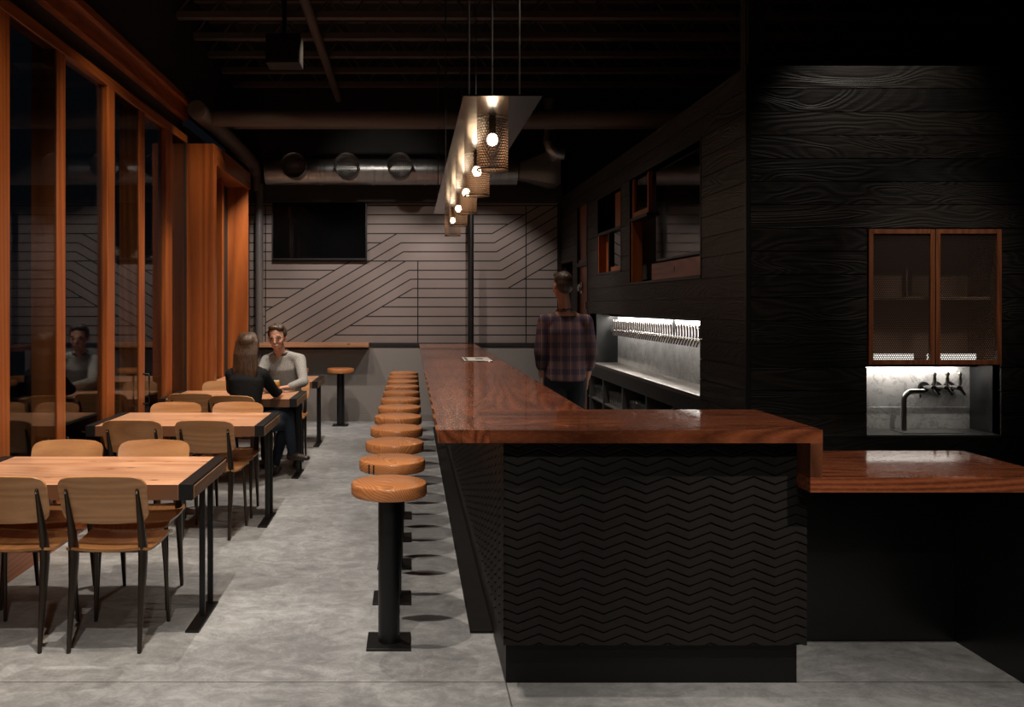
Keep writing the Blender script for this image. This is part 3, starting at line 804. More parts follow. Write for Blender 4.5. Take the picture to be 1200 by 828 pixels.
mk('cabinet_back', MB().box(XM + .1, XM + .12, 6.0, 10.82, .08, .93).box(XR + .01, XM + .1, 6.0, 10.82, .08, .09), M['recess_dark'], bb, world=True)
# pint glasses on the shelf
gm = MB().lathe([(0, .006), (.029, .006), (.041, .145), (.043, .145), (.031, 0), (0, 0)], n=20).mesh('pint_glass', M['tumbler'], 'all')
gi = 0
bays = ['bay nearest the far door', 'second bay from the far door', 'third bay from the far door', 'fourth bay from the far door']
for bi, (a, c) in enumerate(((9.99, 10.78), (9.32, 9.97), (8.47, 9.28), (7.62, 8.43))):
    y = a + .07; 
    while y < c - .05:
        o = link('pint_glass', gm); o.location = (XR + .07, y, .56); gi += 1
        tag(o, 'pint glass standing on the shelf under the tap counter, %s' % bays[bi], 'glass', 'pint glasses in the %s' % bays[bi]); y += .1
# beer taps
tap = empty('beer_tap', (0, 0, 0))
mk('tap_shank', MB().sweep([(.0, 0, 0), (-.05, 0, 0), (-.075, 0, -.004)], [.012, .012, .014], n=10).lathe([(0, 0.0), (.024, 0.0), (.022, -.008), (0, -.010)], n=16, axis='X'), M['chrome'], tap, smooth=True)
mk('spout', MB().sweep([(-.07, 0, .004), (-.085, 0, -.02), (-.10, 0, -.055)], [.012, .010, .008], n=10), M['chrome'], tap, smooth=True)
mk('tap_handle', MB().sweep([(-.073, 0, .014), (-.073, 0, .03), (-.073, 0, .07), (-.073, 0, .115), (-.073, 0, .125)], [.005, .009, .010, .013, .008], n=10), M['chrome'], tap, smooth=True)
tap.scale = (1, 1, 1)
NT = 40
taplab = 'slim metal tap handle in the long line of taps against the marble recess'
for i in range(NT):
    y = 6.95 + i * .0755
    if i == 9: continue
    o = tap if i == 0 else copy_tree(tap); o.location = (XM, y, 1.335); tag(o, taplab, 'beer tap', 'beer taps in the long recess')
o = copy_tree(tap); o.location = (XM, 6.95 + 9 * .0755, 1.335); tag(o, 'beer tap with tall black handle rising above the others in the line', 'beer tap', 'beer taps in the long recess')
for c in kids(o):
    if c.name.startswith('tap_handle'):
        c.data = MB().sweep([(-.073, 0, .014), (-.073, 0, .05), (-.073, 0, .13), (-.073, 0, .175)], [.007, .012, .013, .008], n=10).mesh('tap_handle', M['rubber'], 'all'); c['label'] = 'tall black handle'

# far door with transom in the side wall
o = struct('door_1', MB().box(XR + .03, XR + .07, 10.14, 10.74, 0.0, 2.10), M['fir'], bevel=.002)
struct('door_frame', MB().box(XR - .004, XR + .08, 10.12, 10.145, 0, 2.87).box(XR - .004, XR + .08, 10.735, 10.76, 0, 2.87).box(XR - .004, XR + .08, 10.12, 10.76, 2.10, 2.15).box(XR - .004, XR + .08, 10.12, 10.76, 2.85, 2.87), M['steel_matt'])
struct('window_10', MB().box(XR + .03, XR + .05, 10.145, 10.735, 2.15, 2.85).box(XR + .01, XR + .03, 10.24, 10.29, 2.15, 2.85).box(XR + .01, XR + .03, 10.145, 10.735, 2.15, 2.19), [M['walnut_frame']])
h = empty('door_latch', (XR + .03, 10.6, 1.86), 'chrome latch and hinge fittings on the far wooden door', 'door latch')
mk('latch_plate', MB().box(-.012, 0, -.06, .06, -.09, .05).sweep([(-.03, -.05, .03), (-.04, 0, 0), (-.03, .06, -.05)], [.014, .02, .014]), M['chrome'], h, smooth=True)
mk('hinge', MB().box(-.012, 0, -.40, -.28, -.27, -.20).sweep([(-.02, -.34, -.19), (-.02, -.34, -.28)], [.016, .016]), M['chrome'], h, smooth=True)

# small framed openings above the tap wall
struct('window_11', MB().box(XR + .0, XR + .09, 9.52, 9.55, 1.98, 2.42).box(XR + .085, XR + .095, 9.3, 9.55, 1.98, 2.42).box(XR + .02, XR + .045, 8.54, 8.84, 2.43, 2.78), M['fir'], bevel=.002)
struct('window_12', MB().box(XR - .004, XR + .10, 8.50, 8.52, 1.96, 2.82).box(XR - .004, XR + .10, 9.55, 9.57, 1.96, 2.82).box(XR - .004, XR + .1, 8.5, 9.57, 1.955, 1.98).box(XR - .004, XR + .1, 8.5, 9.57, 2.80, 2.82)
       .box(XR + .0, XR + .20, 8.52, 9.55, 2.395, 2.425).box(XR + .02, XR + .05, 9.12, 9.15, 1.98, 2.40), M['steel_matt'])
struct('window_13', MB().box(XR + .05, XR + .056, 8.54, 9.12, 1.98, 2.40), clear_glass('smoked_pane', (.5, .45, .4), 1.5, 1.2))
struct('window_14', MB().box(XR + .04, XR + .07, 8.52, 9.12, 1.98, 2.03), M['fir_x'])
struct('wall_recess', MB().box(XR + .40, XR + .42, 6.1, 9.7, 1.9, 2.9), plain('brown_recess_board', (.035, .024, .017), .6))
bo = empty('bottle', (XR + .12, 9.05, 2.425), 'small pale bottle standing on the divider of the upper wall opening', 'bottle')
mk('bottle_body', MB().lathe([(0, 0), (.032, 0), (.034, .01), (.034, .13), (.026, .16), (.013, .185), (.013, .225), (0, .225)], n=20), plain('pale_bottle_glass', (.50, .36, .30), .25), bo, smooth=True)
mk('bottle_cap', MB().lathe([(0, .248), (.014, .248), (.015, .225), (0, .225)], n=16), M['paper'], bo, smooth=True)
# large opening with television
struct('window_15', MB().box(XR - .004, XR + .12, 6.16, 6.18, 1.82, 2.84).box(XR - .004, XR + .12, 8.16, 8.18, 1.82, 2.84).box(XR - .004, XR + .12, 6.16, 8.18, 1.82, 1.84).box(XR - .004, XR + .12, 6.16, 8.18, 2.82, 2.84)
       .box(XR + .0, XR + .12, 7.58, 8.16, 2.42, 2.45), M['steel_matt'])
struct('window_16', MB().box(XR + .02, XR + .055, 7.60, 8.16, 2.45, 2.50).box(XR + .02, XR + .055, 8.10, 8.16, 2.50, 2.82).box(XR + .01, XR + .11, 8.13, 8.16, 1.84, 2.42).box(XR + .02, XR + .055, 7.60, 7.64, 2.50, 2.82), M['fir'], bevel=.002)
struct('window_17', MB().box(XR + .035, XR + .041, 7.64, 8.10, 2.50, 2.82), clear_glass('smoked_pane_b', (.5, .45, .4), 1.5, 1.2))
b = MB().box(XR + .015, XR + .045, 6.2, 7.48, 1.842, 1.985)
o = mk('wood_panel', b, M['fir_x'], bevel=.002); tag(o, 'horizontal wood board below the television in the black plank wall', 'panel')
mk('latch_hole', MB().box(XR + .0145, XR + .0155, 6.83, 6.85, 1.895, 1.935), M['groove'], o)
tv2 = empty('television', (XR + .06, 6.85, 2.4), 'black glossy television set into the opening in the plank side wall', 'television')
mk('frame', MB().box(0, .05, -.68, .66, -.395, .40), M['bezel'], tv2, bevel=.004)
mk('screen', MB().box(-.004, 0, -.66, .64, -.375, .385), M['screen'], tv2)
mk('mount', MB().box(.05, .32, -.15, .15, -.15, .15), M['steel_black'], tv2)

# ------------------------------------------------------------------ cabinet and niche in the front wall
cb = empty('wall_cabinet', (3.27, YF + .1, 1.25), 'walnut framed wall cabinet with two perforated black doors above the small tap niche', 'cabinet')
mk('cabinet_body', MB().box(2.852, 2.87, YF + .02, YF + .30, 1.262, 2.10).box(3.67, 3.688, YF + .02, YF + .30, 1.262, 2.10).box(2.852, 3.688, YF + .29, YF + .30, 1.262, 2.10).box(2.87, 3.67, YF + .02, YF + .29, 2.085, 2.10).box(2.87, 3.67, YF + .02, YF + .29, 1.262, 1.272).box(2.87, 3.67, YF + .06, YF + .28, 1.66, 1.675), plain('cabinet_interior', (.30, .19, .13), .6), cb, world=True)
for x0_, x1_ in ((2.858, 3.270), (3.276, 3.686)):
    d = empty('cabinet_door', (0, 0, 0)); d.parent = cb; d.location = Vector(((x0_ + x1_) / 2, YF, 1.25)) - cb.location
    fw = .028; za, zb2 = 1.252, 2.096
    b = MB().box(x0_, x0_ + fw, YF - .012, YF + .012, za, zb2).box(x1_ - fw, x1_, YF - .012, YF + .012, za, zb2).box(x0_ + fw, x1_ - fw, YF - .012, YF + .012, za, za + fw).box(x0_ + fw, x1_ - fw, YF - .012, YF + .012, zb2 - fw, zb2)
    mk('door_frame', b, M['walnut_frame'], d, world=True, bevel=.002)
    o = mk('perforated_sheet', MB().add([(x0_ + fw, YF, za + fw), (x1_ - fw, YF, za + fw), (x1_ - fw, YF, zb2 - fw), (x0_ + fw, YF, zb2 - fw)], [(0, 1, 2, 3)]), M['door_mesh'], d, world=True)
    uv_from(o, lambda c: (c.x, c.z))
led = mk('light_strip', MB().box(2.90, 3.22, YF + .13, YF + .14, 1.275, 1.312).box(3.31, 3.62, YF + .13, YF + .14, 1.275, 1.312), M['cooler_led'], cb, world=True)
YM = 5.63
struct('wall_niche', MB().box(2.85, 3.69, YM, YM + .02, .80, 1.262), M['marble'])
struct('wall_niche', MB().box(2.85, 3.675, YM - .008, YM, .80, .952), M['marble'])
struct('trim_15', MB().box(3.69, 3.71, YF + .03, YM + .02, .80, 1.25).box(2.83, 2.85, YF + .03, YM + .02, .80, 1.25).box(2.85, 3.69, YF + .0, YM, 1.247, 1.2615), plain('niche_side_steel', (.03, .03, .032), .35, .3))
sk = empty('sink_deck', (3.27, 5.45, .8), 'dark steel drip deck in the bottom of the small marble niche', 'drip deck')
mk('deck', MB().box(2.852, 3.688, YF + .002, YM - .009, .800, .812), plain('dark_deck', (.10, .10, .10), .3, .6), sk, world=True)
mk('drip_grate', MB().box(3.12, 3.50, YF + .06, YM - .08, .812, .816), plain('deck_steel', (.25, .24, .22), .3, .8), sk, world=True)
led = mk('light_strip', MB().box(2.90, 3.60, YM - .055, YM - .03, 1.236, 1.246), emit('niche_led', (1, .94, .86), 30)); tag(led, 'bright light strip hidden under the wall cabinet, above the marble niche', 'light strip')
struct('led_shield_niche', MB().box(2.85, 3.69, YM - .075, YM - .067, 1.222, 1.247), M['panel_black'])  # added lip, screens the niche LED from the low counter's reflection
fa = empty('water_faucet', (3.18, 5.50, .812), 'bent brushed steel faucet tube rising from the niche deck', 'faucet')
P = [(0, 0, 0), (0, 0, .20)] + [(.055 - .055 * math.cos(a), 0, .20 + .055 * math.sin(a)) for a in [R(15 * q) for q in range(1, 7)]] + [(.13, 0, .255)]
mk('tube', MB().sweep(P, [.0165] * len(P), hint=(0, 1, 0), n=20).lathe([(.024, 0), (.024, .006), (.0165, .008)], n=24), M['nickel'], fa, smooth=True)
mk('nozzle', MB().sweep([(.105, 0, .245), (.105, 0, .215)], [.006, .005], n=10), M['chrome'], fa, smooth=True)
for i, w in enumerate(('left', 'middle', 'right')):
    o = empty('beer_tap', (3.405 + i * .083, YM, 1.085), '%s of the three chrome taps in the small marble niche' % w, 'beer tap', 'three taps in the small niche', rz=R(90 - 180))
    o.rotation_euler = (0, 0, R(90))
    mk('flange', MB().lathe([(0, 0.0), (.036, 0.0), (.034, -.012), (0, -.014)], (0, .02, 0), n=24, axis='X'), M['steel_black'], o, smooth=True)
    mk('tap_shank', MB().sweep([(-.01, .02, 0), (-.06, 0, 0), (-.085, 0, .0)], [.015, .015, .018], n=14), M['chrome'], o, smooth=True)
    mk('spout', MB().sweep([(-.075, 0, .006), (-.09, -.01, -.02), (-.105, -.02, -.045)], [.015, .012, .009], n=12), M['chrome'], o, smooth=True)
    mk('tap_handle', MB().sweep([(-.085, 0, .012), (-.086, 0, .03), (-.088, 0, .06), (-.088, 0, .095), (-.088, 0, .103)], [.006, .010, .011, .014, .008], n=14), M['nickel'], o, smooth=True)

# ------------------------------------------------------------------ people
def fabric(name, c1, c2, scale=90, rough=.85):
    g = N(name); v = g.obj(); f = g.noise(v, scale, 4, .7); big = g.noise(v, 7, 3)
    col = g.mix(g.ramp(f, [(.35, 0.0), (.65, 1.0)]), c1, c2)
    h = g.math('ADD', g.math('MULTIPLY', f, .3), big)
    return g.bsdf(col, rough, 0, bump=g.bump(h, .5, .01), spec=.2)
def plaid():
    g = N('plaid_shirt'); v = g.obj(); s = g.sep(v)
    def st_(c, p, w, o=0): return g.math('LESS_THAN', g.math('ABSOLUTE', g.math('SUBTRACT', g.math('FRACT', g.math('ADD', g.math('DIVIDE', c, p), o)), .5)), w)
    col = g.mix(g.math('MULTIPLY', st_(s[0], .085, .22), .55), (.16, .085, .075), (.035, .03, .06))
    col = g.mix(g.math('MULTIPLY', st_(s[2], .12, .22), .6), col, (.025, .022, .05))
    col = g.mix(g.math('MULTIPLY', st_(s[0], .085, .03, .45), .5), col, (.35, .27, .25))
    return g.bsdf(col, .85, 0, spec=.2)
M['skin'] = plain('skin', (.52, .27, .185), .5, 0, 30, .05, .03, Subsurface_Weight=.1)
M['grey_knit'] = fabric('grey_marl_sweater', (.17, .165, .158), (.38, .365, .345), 120)
M['collar'] = fabric('dark_collar', (.03, .03, .035), (.06, .06, .065))
M['black_knit'] = fabric('black_sweater', (.006, .006, .007), (.014, .014, .015))
M['denim'] = fabric('dark_denim', (.010, .014, .022), (.024, .032, .048))
M['black_denim'] = fabric('black_trousers', (.007, .007, .009), (.016, .016, .019))
M['shoe'] = plain('dark_leather_shoe', (.03, .018, .014), .4)
M['plaid'] = plaid()
M['teeth'] = plain('teeth', (.7, .66, .6), .3)
M['eye_dark'] = plain('eye_dark', (.03, .018, .012), .25)
M['lip'] = plain('lip', (.36, .11, .09), .45)
def hairmat(name, a, b_):
    g = N(name); v = g.obj(); s = g.sep(v)
    f = g.noise(g.comb(g.math('MULTIPLY', s[0], 1.0), s[1], g.math('MULTIPLY', s[2], .07)), 110, 3, .6, .6)
    return g.bsdf(g.mix(g.ramp(f, [(.3, 0.0), (.7, 1.0)]), a, b_), .38, 0, bump=g.bump(f, .6, .01), spec=.6)
M['brown_hair'] = hairmat('long_brown_hair', (.020, .009, .005), (.10, .050, .025))
M['dark_hair'] = hairmat('short_dark_hair', (.018, .010, .006), (.07, .036, .020))

def blob(name, mb, mat, parent, voxel=.011, smooth=4, world=True):
    me = mb.mesh(name, mat, 'all')
    tmp = bpy.data.objects.new(name + '_tmp', me); COL.objects.link(tmp)
    r = tmp.modifiers.new('r', 'REMESH'); r.mode = 'VOXEL'; r.voxel_size = voxel
    if smooth: s_ = tmp.modifiers.new('s', 'SMOOTH'); s_.factor = .5; s_.iterations = smooth
    dg = bpy.context.evaluated_depsgraph_get(); dg.update()
    m2 = bpy.data.meshes.new_from_object(tmp.evaluated_get(dg)); m2.name = name
    bpy.data.objects.remove(tmp); 
    m2.materials.clear(); m2.materials.append(mat)
    m2.polygons.foreach_set('use_smooth', [True] * len(m2.polygons))
    return link(name, m2, parent, world=world)

def V(*a): return Vector(a)
def hand(b, wrist, direction, palm_n, side, curl=.5, L=.18):
    """palm + five bent fingers; direction wrist->knuckles, palm_n = back-of-hand normal, side=+1 thumb on +cross."""
    d = Vector(direction).normalized(); n = Vector(palm_n).normalized(); t = d.cross(n).normalized() * side
    n = t.cross(d).normalized() * side if side > 0 else d.cross(t).normalized() * 1
    n = Vector(palm_n).normalized(); n = (n - d * n.dot(d)).normalized()
    w = Vector(wrist); kn = w + d * .088
    b.sweep([w - d * .02, w + d * .03, w + d * .065, kn], [(.024, .018), (.033, .015), (.039, .014), (.037, .012)], hint=n, n=14, dome=True)
    lens = (.070, .078, .072, .056)
    for i in range(4):
        o = kn - d * .008 + t * (.0285 - .019 * i)
        P = [o]; a = curl * .5; q = o; ln = lens[i]
        for j, fr in enumerate((.45, .32, .23)):
            dirv = d * math.cos(a) - n * math.sin(a); q = q + dirv * ln * fr; P.append(q); a += curl * .9
        b.sweep(P, [.0095, .009, .0082, .007], n=8, dome=True)
    o = w + d * .025 + t * .026
    P = [o, o + t * .022 + d * .022 - n * .008, o + t * .030 + d * .048 - n * .018 * (1 + curl), o + t * .026 + d * .068 - n * .024 * (1 + curl)]
    b.sweep(P, [.0135, .0120, .0100, .0085], n=8, dome=True)

def head(b, c, fwd, up, s=1.0):
    """continuous head: cranium, face, jaw, nose, ears. c = centre of the skull."""
    f = Vector(fwd).normalized(); u = Vector(up).normalized(); r = f.cross(u).normalized(); u = r.cross(f).normalized()
    Rm = Matrix((r, f, u)).transposed()
    def p(x, y, z): return Vector(c) + (r * x + f * y + u * z) * s
    def e(x, y, z, a, b_, c_): b.ell(p(x, y, z), (a * s, b_ * s, c_ * s), Rm, 20, 14)
    e(0, -.012, .035, .076, .094, .086)
    e(0, .018, -.010, .066, .078, .075)
    e(0, .034, -.062, .050, .052, .052)
    e(0, .056, -.088, .026, .026, .022)
    for sx in (-1, 1):
        e(sx * .036, .058, -.032, .026, .026, .024)
        e(sx * .030, .078, .018, .028, .012, .010)
        e(sx * .078, -.008, -.008, .009, .020, .032)
    b.sweep([p(0, .082, .008), p(0, .098, -.018), p(0, .106, -.036)], [(.010 * s, .010 * s), (.011 * s, .011 * s), (.015 * s, .012 * s)], n=10, dome=True)
    return p, Rm

# ---- seated man, far side of the third table, facing the camera
mx, my = -1.315, 8.98
man = empty('person', (mx, my, 0), 'smiling man in grey sweater and glasses seated facing us behind the third table', 'person')
hc = V(-1.372, 8.80, 1.295); fw = V(-.10, -1, -.12); up = V(-.05, -.05, 1)
body = MB()
p, Rm = head(body, hc, fw, up, 1.12)
HS = 1.12
body.sweep([(-1.345, 8.90, 1.08), (-1.36, 8.86, 1.16), hc + V(0, .02, -.05)], [.062, .056, .056], n=14, dome=True)
def torso(b, base, chest, neck, wide=1.0, k=1.0):
    base, chest, neck = map(Vector, (base, chest, neck)); m = (base + chest) / 2
    b.sweep([base, m, chest, chest.lerp(neck, .6)], [(.155 * k * wide, .115 * k), (.145 * k * wide, .105 * k), (.175 * k * wide, .115 * k), (.115 * k * wide, .08 * k)], hint=(0, 1, 0), n=24, dome=True)
sL, sR = V(-1.155, 8.90, 1.055), V(-1.495, 8.90, 1.045)
eL, eR = V(-1.085, 8.66, .845), V(-1.56, 8.66, .845)
wL, wR = V(-1.20, 8.50, .815), V(-1.40, 8.47, .815)
def arms(b, k=0.0):
    for s_, e_, w_ in ((sL, eL, wL), (sR, eR, wR)):
        b.sweep([s_, s_.lerp(e_, .5), e_], [.060 + k, .050 + k, .043 + k], n=14, dome=True)
        b.sweep([e_, e_.lerp(w_, .5), w_], [.043 + k, .037 + k, .028 + k], n=14, dome=True)
torso(body, (mx, 9.05, .58), (-1.325, 8.94, .98), (-1.345, 8.90, 1.14)); arms(body)
hand(body, wL, (-.9, -.42, -.05), (0, 0, 1), 1, .35)
hand(body, wR, (.55, -.8, .0), (-.6, .2, .8), -1, .75)
kL, kR = V(-1.16, 8.57, .56), V(-1.44, 8.57, .56); aL, aR = V(-1.14, 8.66, .09), V(-1.46, 8.62, .09)
def legs(b, k=0.0, low=0.0):
    for h_, k_, a_ in ((V(-1.235, 9.02, .555), kL, aL), (V(-1.395, 9.02, .555), kR, aR)):
        b.sweep([h_, h_.lerp(k_, .5), k_], [.085 + k, .075 + k, .058 + k], n=14, dome=True)
        b.sweep([k_, k_.lerp(a_, .35), a_], [.058 + k, .056 + k, .040 + k], n=14, dome=True)
legs(body)
blob('body', body, M['skin'], man, .0065, 3).data
b = MB(); torso(b, (mx, 9.05, .56), (-1.325, 8.94, .985), (-1.345, 8.90, 1.12), 1.06, 1.1)
for s_ in (sL, sR): b.sweep([s_, s_.lerp(V(-1.345, 8.90, 1.115), .75)], [.066, .055], n=14, dome=True)
arms(b, .008); blob('sweater', b, M['grey_knit'], man, .011, 6)
b = MB().lathe([(.066, 0), (.078, .006), (.082, -.006), (.074, -.016)], n=32, closed=True)
o = mk('sweater_collar', b, M['collar'], man, smooth='all', world=False); o.location = V(-1.347, 8.895, 1.138) - man.location; o.rotation_euler = (R(18), R(-3), 0); o.scale = (1.0, .95, 1.5)
b = MB(); legs(b, .012); b.ell((mx, 9.04, .56), (.165, .13, .10)); blob('trousers', b, M['black_denim'], man, .012, 5)
for a_ in (aL, aR): 
    b = MB().sweep([a_ + V(0, .04, -.03), a_ + V(0, -.04, -.045), a_ + V(0, -.15, -.06)], [(.042, .05), (.046, .04), (.04, .026)], hint=(0, 0, 1), n=14, dome=True); blob('shoe', b, M['shoe'], man, .009, 3)
# hair cap with side parting
b = MB()
def he(x, y, z, a, b_, c_): b.ell(p(x, y, z), (a * HS, b_ * HS, c_ * HS), Rm, 20, 14)
he(0, -.022, .056, .080, .092, .074); he(0, -.052, .02, .080, .070, .085); he(.015, .042, .098, .056, .040, .024); he(-.035, .035, .088, .040, .045, .030)
for sx in (-1, 1): he(sx * .072, -.01, .035, .016, .045, .042)
blob('hair', b, M['dark_hair'], man, .008, 3)
# face details
b = MB()
for sx in (-1, 1): b.ell(p(sx * .031, .0905, .004), (.010, .006, .0045), Rm, 12, 8)
mk('eye', b, M['eye_dark'], man, smooth='all', world=True)
b = MB()
for sx in (-1, 1): b.sweep([p(sx * .014, .096, .024), p(sx * .032, .097, .029), p(sx * .048, .084, .024)], [.0035, .004, .0025], n=8)
mk('eyebrow', b, M['dark_hair'], man, smooth='all', world=True)
b = MB().sweep([p(-.026, .080, -.050), p(-.013, .0895, -.058), p(0, .092, -.060), p(.013, .0895, -.058), p(.026, .080, -.050)], [(.003, .004), (.005, .007), (.005, .008), (.005, .007), (.003, .004)], hint=up, n=10)
mk('teeth', b, M['teeth'], man, smooth='all', world=True)
b = MB().sweep([p(-.030, .079, -.047), p(-.013, .092, -.050), p(.0, .095, -.050), p(.013, .092, -.050), p(.030, .079, -.047)], [.003, .004, .0035, .004, .003], n=8)
b.sweep([p(-.026, .079, -.054), p(-.012, .090, -.067), p(.0, .093, -.070), p(.012, .090, -.067), p(.026, .079, -.054)], [.003, .0045, .005, .0045, .003], n=8)
mk('lips', b, M['lip'], man, smooth='all', world=True)
b = MB()
for sx in (-1, 1):
    c_ = p(sx * .034, .104, .003); ring = [c_ + (Rm @ V(.024 * math.cos(a), 0, .018 * math.sin(a))) for a in [2 * PI * q / 20 for q in range(21)]]
    b.sweep(ring, [.0024] * 21, n=6, caps=False)
    b.sweep([p(sx * .058, .102, .008), p(sx * .080, .04, .008), p(sx * .083, -.01, .002)], [.0022] * 3, n=6)
b.sweep([p(-.010, .106, .006), p(0, .110, .009), p(.010, .106, .006)], [.0022] * 3, n=6)
mk('glasses', b, M['steel_black'], man, smooth='all', world=True)

# ---- seated woman seen from behind, near side of the third table
wx, wy = -1.47, 7.66
wom = empty('person', (wx, wy, 0), 'woman with long brown hair and black top, seated with her back to us', 'person')
hc = V(-1.452, 7.70, 1.245); fw = V(.12, 1, -.08); up = V(0, 0, 1)
body = MB(); p, Rm = head(body, hc, fw, up, 1.04)
body.sweep([(-1.462, 7.66, 1.06), (-1.458, 7.67, 1.13), hc + V(0, -.01, -.05)], [.052, .046, .048], n=14, dome=True)
torso(body, (wx, 7.60, .57), (-1.468, 7.64, .95), (-1.462, 7.66, 1.12), .86, .92)
sL, sR = V(-1.60, 7.66, 1.00), V(-1.33, 7.66, 1.00)
eL, eR = V(-1.655, 7.88, .845), V(-1.24, 7.83, .822)
wL, wR = V(-1.50, 8.06, .80), V(-1.235, 8.05, .81)
arms(body, -.008)
hand(body, wR, (-.1, .98, 0), (0, 0, 1), -1, .3, .165); hand(body, wL, (.45, .85, 0), (0, 0, 1), 1, .3, .165)
hipA, hipB = V(-1.385, 7.64, .545), V(-1.54, 7.64, .545)
kA, kB = V(-1.175, 8.03, .52), V(-1.155, 7.99, .605)
aA, aB = V(-1.30, 8.17, .10), V(-1.115, 8.04, .235)
def wlegs(b, k=0.0):
    for h_, k_, a_ in ((hipA, kA, aA), (hipB, kB, aB)):
        b.sweep([h_, h_.lerp(k_, .5), k_], [.080 + k, .070 + k, .052 + k], n=14, dome=True)
        b.sweep([k_, k_.lerp(a_, .35), a_], [.052 + k, .050 + k, .034 + k], n=14, dome=True)
wlegs(body)
blob('body', body, M['skin'], wom, .0065, 3)
b = MB(); torso(b, (wx, 7.60, .55), (-1.468, 7.64, .955), (-1.462, 7.66, 1.11), .92, 1.02)
for s_ in (sL, sR): b.sweep([s_, s_.lerp(V(-1.462, 7.66, 1.09), .75)], [.056, .046], n=14, dome=True)
arms(b, .004); b.ell((wx, 7.60, .58), (.155, .12, .10)); blob('top', b, M['black_knit'], wom, .011, 5)
b = MB(); wlegs(b, .010); b.ell((wx, 7.63, .55), (.165, .13, .09)); blob('trousers', b, M['denim'], wom, .012, 5)
b = MB().sweep([aB + V(-.02, .02, -.03), aB + V(.05, -.02, -.035), aB + V(.15, -.06, -.04)], [(.038, .045), (.042, .036), (.034, .024)], hint=(0, 0, 1), n=14, dome=True); blob('shoe', b, M['shoe'], wom, .009, 3)
b = MB().sweep([aA + V(0, -.04, -.04), aA + V(0, .04, -.05), aA + V(.02, .14, -.06)], [(.038, .05), (.042, .04), (.034, .026)], hint=(0, 0, 1), n=14, dome=True); blob('shoe', b, M['shoe'], wom, .009, 3)
b = MB()
b.ell(p(0, -.03, .045), (.096, .105, .088), Rm, 20, 14); b.ell(p(0, -.045, .0), (.102, .082, .10), Rm, 20, 14)
b.sweep([p(0, -.06, .03), p(0, -.075, -.08), p(.005, -.085, -.20), p(.015, -.085, -.32), p(-.02, -.075, -.44)], [(.094, .055), (.100, .052), (.096, .044), (.074, .034), (.030, .015)], hint=(0, 1, 0), n=24, dome=True)
rs = random.Random(3)
for q in range(30):
    t_ = -1 + 2 * q / 29; x_ = t_ * .100 + rs.uniform(-.004, .004); ln = .40 + rs.random() * .12 - .06 * abs(t_); yb = -.088 - .026 * (1 - t_ * t_)
    b.sweep([p(t_ * .018, .0, .128), p(t_ * .060, -.055, .118), p(t_ * .094, -.100 + .03 * t_ * t_, .045), p(x_, yb - .008, -.07), p(x_ * 1.04 + rs.uniform(-.008, .008), yb - .010, -.20), p(x_ * .8 - .012 + rs.uniform(-.02, .02), yb - .002, -ln)], [.007, .011, .012, .0115, .010, .004], n=6)
blob('hair', b, M['brown_hair'], wom, .0065, 2)

# ---- standing man behind the bar
bx, by = 1.425, 7.85
bar_man = empty('person', (bx, by, 0), 'standing man in plaid shirt and dark jeans behind the bar, back to us', 'person')
body = MB(); hc = V(bx - .03, by + .0, 1.80); p, Rm = head(body, hc, V(-.35, 1, -.05), V(0, 0, 1), 1.02)
body.sweep([(bx, by, 1.55), (bx - .01, by, 1.64), hc + V(0, -.01, -.05)], [.062, .056, .056], n=14, dome=True)
body.sweep([(bx, by, .96), (bx, by, 1.12), (bx, by + .01, 1.38), (bx, by, 1.52)], [(.165, .115), (.155, .11), (.185, .12), (.12, .08)], hint=(0, 1, 0), n=24, dome=True)
sL, sR = V(bx - .185, by, 1.475), V(bx + .185, by, 1.47)
eL, eR = V(bx - .235, by - .02, 1.20), V(bx + .235, by - .01, 1.19)
wL, wR = V(bx - .205, by + .06, .965), V(bx + .215, by + .07, .955)
arms(body)
hand(body, wL, (.05, .1, -1), (-1, 0, 0), 1, .35); hand(body, wR, (-.05, .1, -1), (1, 0, 0), -1, .35)
lg2 = [(V(bx - .09, by, .95), V(bx - .10, by + .01, .52), V(bx - .11, by - .01, .09)), (V(bx + .09, by, .95), V(bx + .10, by + .02, .52), V(bx + .11, by + .0, .09))]
def slegs(b, k=0.0):
    for h_, k_, a_ in lg2:
        b.sweep([h_, h_.lerp(k_, .5), k_], [.095 + k, .080 + k, .060 + k], hint=(0, 1, 0), n=14, dome=True)
        b.sweep([k_, k_.lerp(a_, .35), a_], [.060 + k, .060 + k, .040 + k], hint=(0, 1, 0), n=14, dome=True)
slegs(body); blob('body', body, M['skin'], bar_man, .0075, 3)
b = MB().sweep([(bx, by, .93), (bx, by, 1.12), (bx, by + .01, 1.38), (bx, by, 1.53)], [(.195, .14), (.178, .13), (.205, .135), (.12, .09)], hint=(0, 1, 0), n=24, dome=False)
for s_ in (sL, sR): b.sweep([s_ + V(0, 0, -.02), s_.lerp(V(bx, by, 1.54), .7)], [.070, .055], n=14, dome=True)
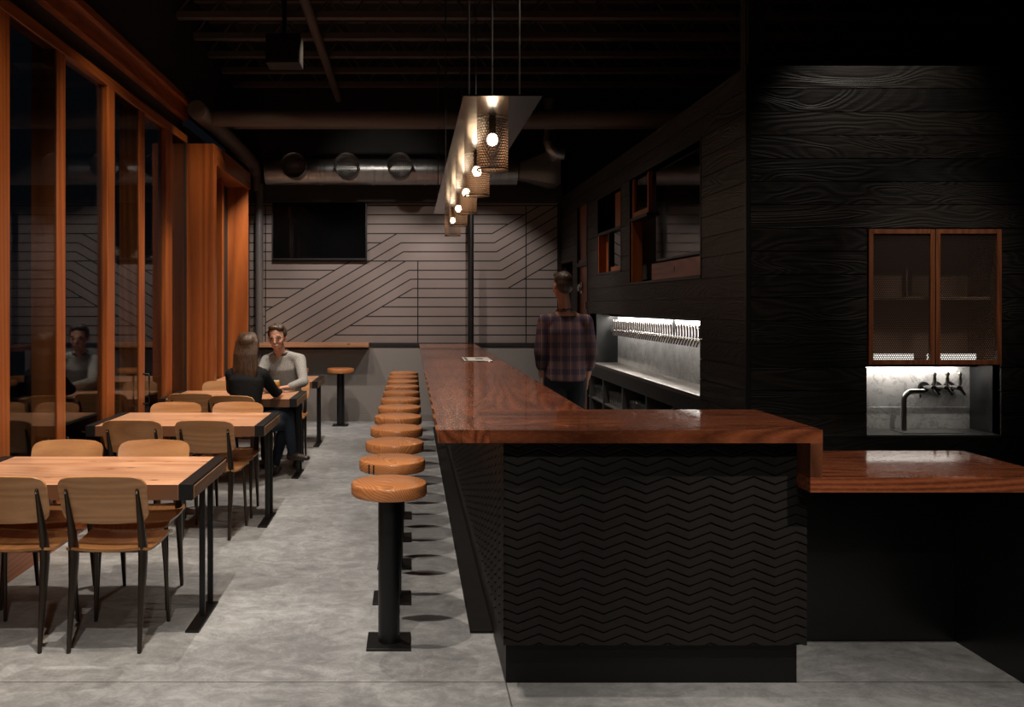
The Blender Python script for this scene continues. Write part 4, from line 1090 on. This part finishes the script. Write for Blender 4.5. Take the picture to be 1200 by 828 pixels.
for s_, e_, w_ in ((sL, eL, wL), (sR, eR, wR)):
    b.sweep([s_, s_.lerp(e_, .5), e_], [.074, .066, .060], n=14, dome=True); b.sweep([e_, e_.lerp(w_, .55)], [.058, .052], n=14, dome=True)
b.lathe([(.06, 1.56), (.075, 1.555), (.08, 1.585), (.065, 1.60)], (bx - .005, by, 0), n=20, closed=True)
blob('shirt', b, M['plaid'], bar_man, .012, 4)
b = MB(); slegs(b, .012); b.ell((bx, by, .94), (.17, .125, .11)); blob('jeans', b, M['black_denim'], bar_man, .013, 4)
for (_, _, a_) in lg2:
    b = MB().sweep([a_ + V(0, -.05, -.03), a_ + V(0, .04, -.045), a_ + V(0, .16, -.06)], [(.042, .05), (.046, .04), (.04, .026)], hint=(0, 0, 1), n=14, dome=True); blob('shoe', b, M['shoe'], bar_man, .01, 3)
b = MB(); b.ell(p(0, -.025, .058), (.083, .096, .080), Rm, 20, 14); b.ell(p(0, -.052, .01), (.082, .068, .085), Rm, 20, 14); b.ell(p(0, .04, .10), (.06, .05, .034), Rm, 20, 14)
blob('hair', b, M['dark_hair'], bar_man, .009, 3)

# beer glasses on the third table
M['beer'] = plain('amber_beer', (.85, .36, .04), .25, 0, 5, .05, 0)
M['foam'] = plain('beer_foam', (.8, .7, .52), .8)
for i, (x, y, lab) in enumerate(((-1.405, 8.36, 'tulip glass of amber beer in front of the man on the third table'), (-1.315, 8.33, 'tulip glass of amber beer nearer the woman, right of the other beer'))):
    o = empty('beer_glass', (x, y, .762), lab, 'beer glass', 'beers on the third table')
    mk('glass', MB().lathe([(.0, .003), (.034, .003), (.035, 0), (0, 0)], n=28).lathe([(.006, .003), (.006, .025), (.020, .035), (.040, .065), (.043, .09), (.037, .135), (.036, .145), (.0375, .145), (.0385, .135), (.0445, .09), (.0415, .064), (.02, .032), (.008, .022)], n=28), M['tumbler'], o, smooth='all')
    mk('beer', MB().lathe([(0, .036), (.019, .036), (.039, .066), (.042, .09), (.038, .118), (0, .118)], n=28), M['beer'], o, smooth='all')
    mk('foam', MB().lathe([(0, .118), (.0378, .118), (.0365, .126), (0, .127)], n=28), M['foam'], o, smooth='all')
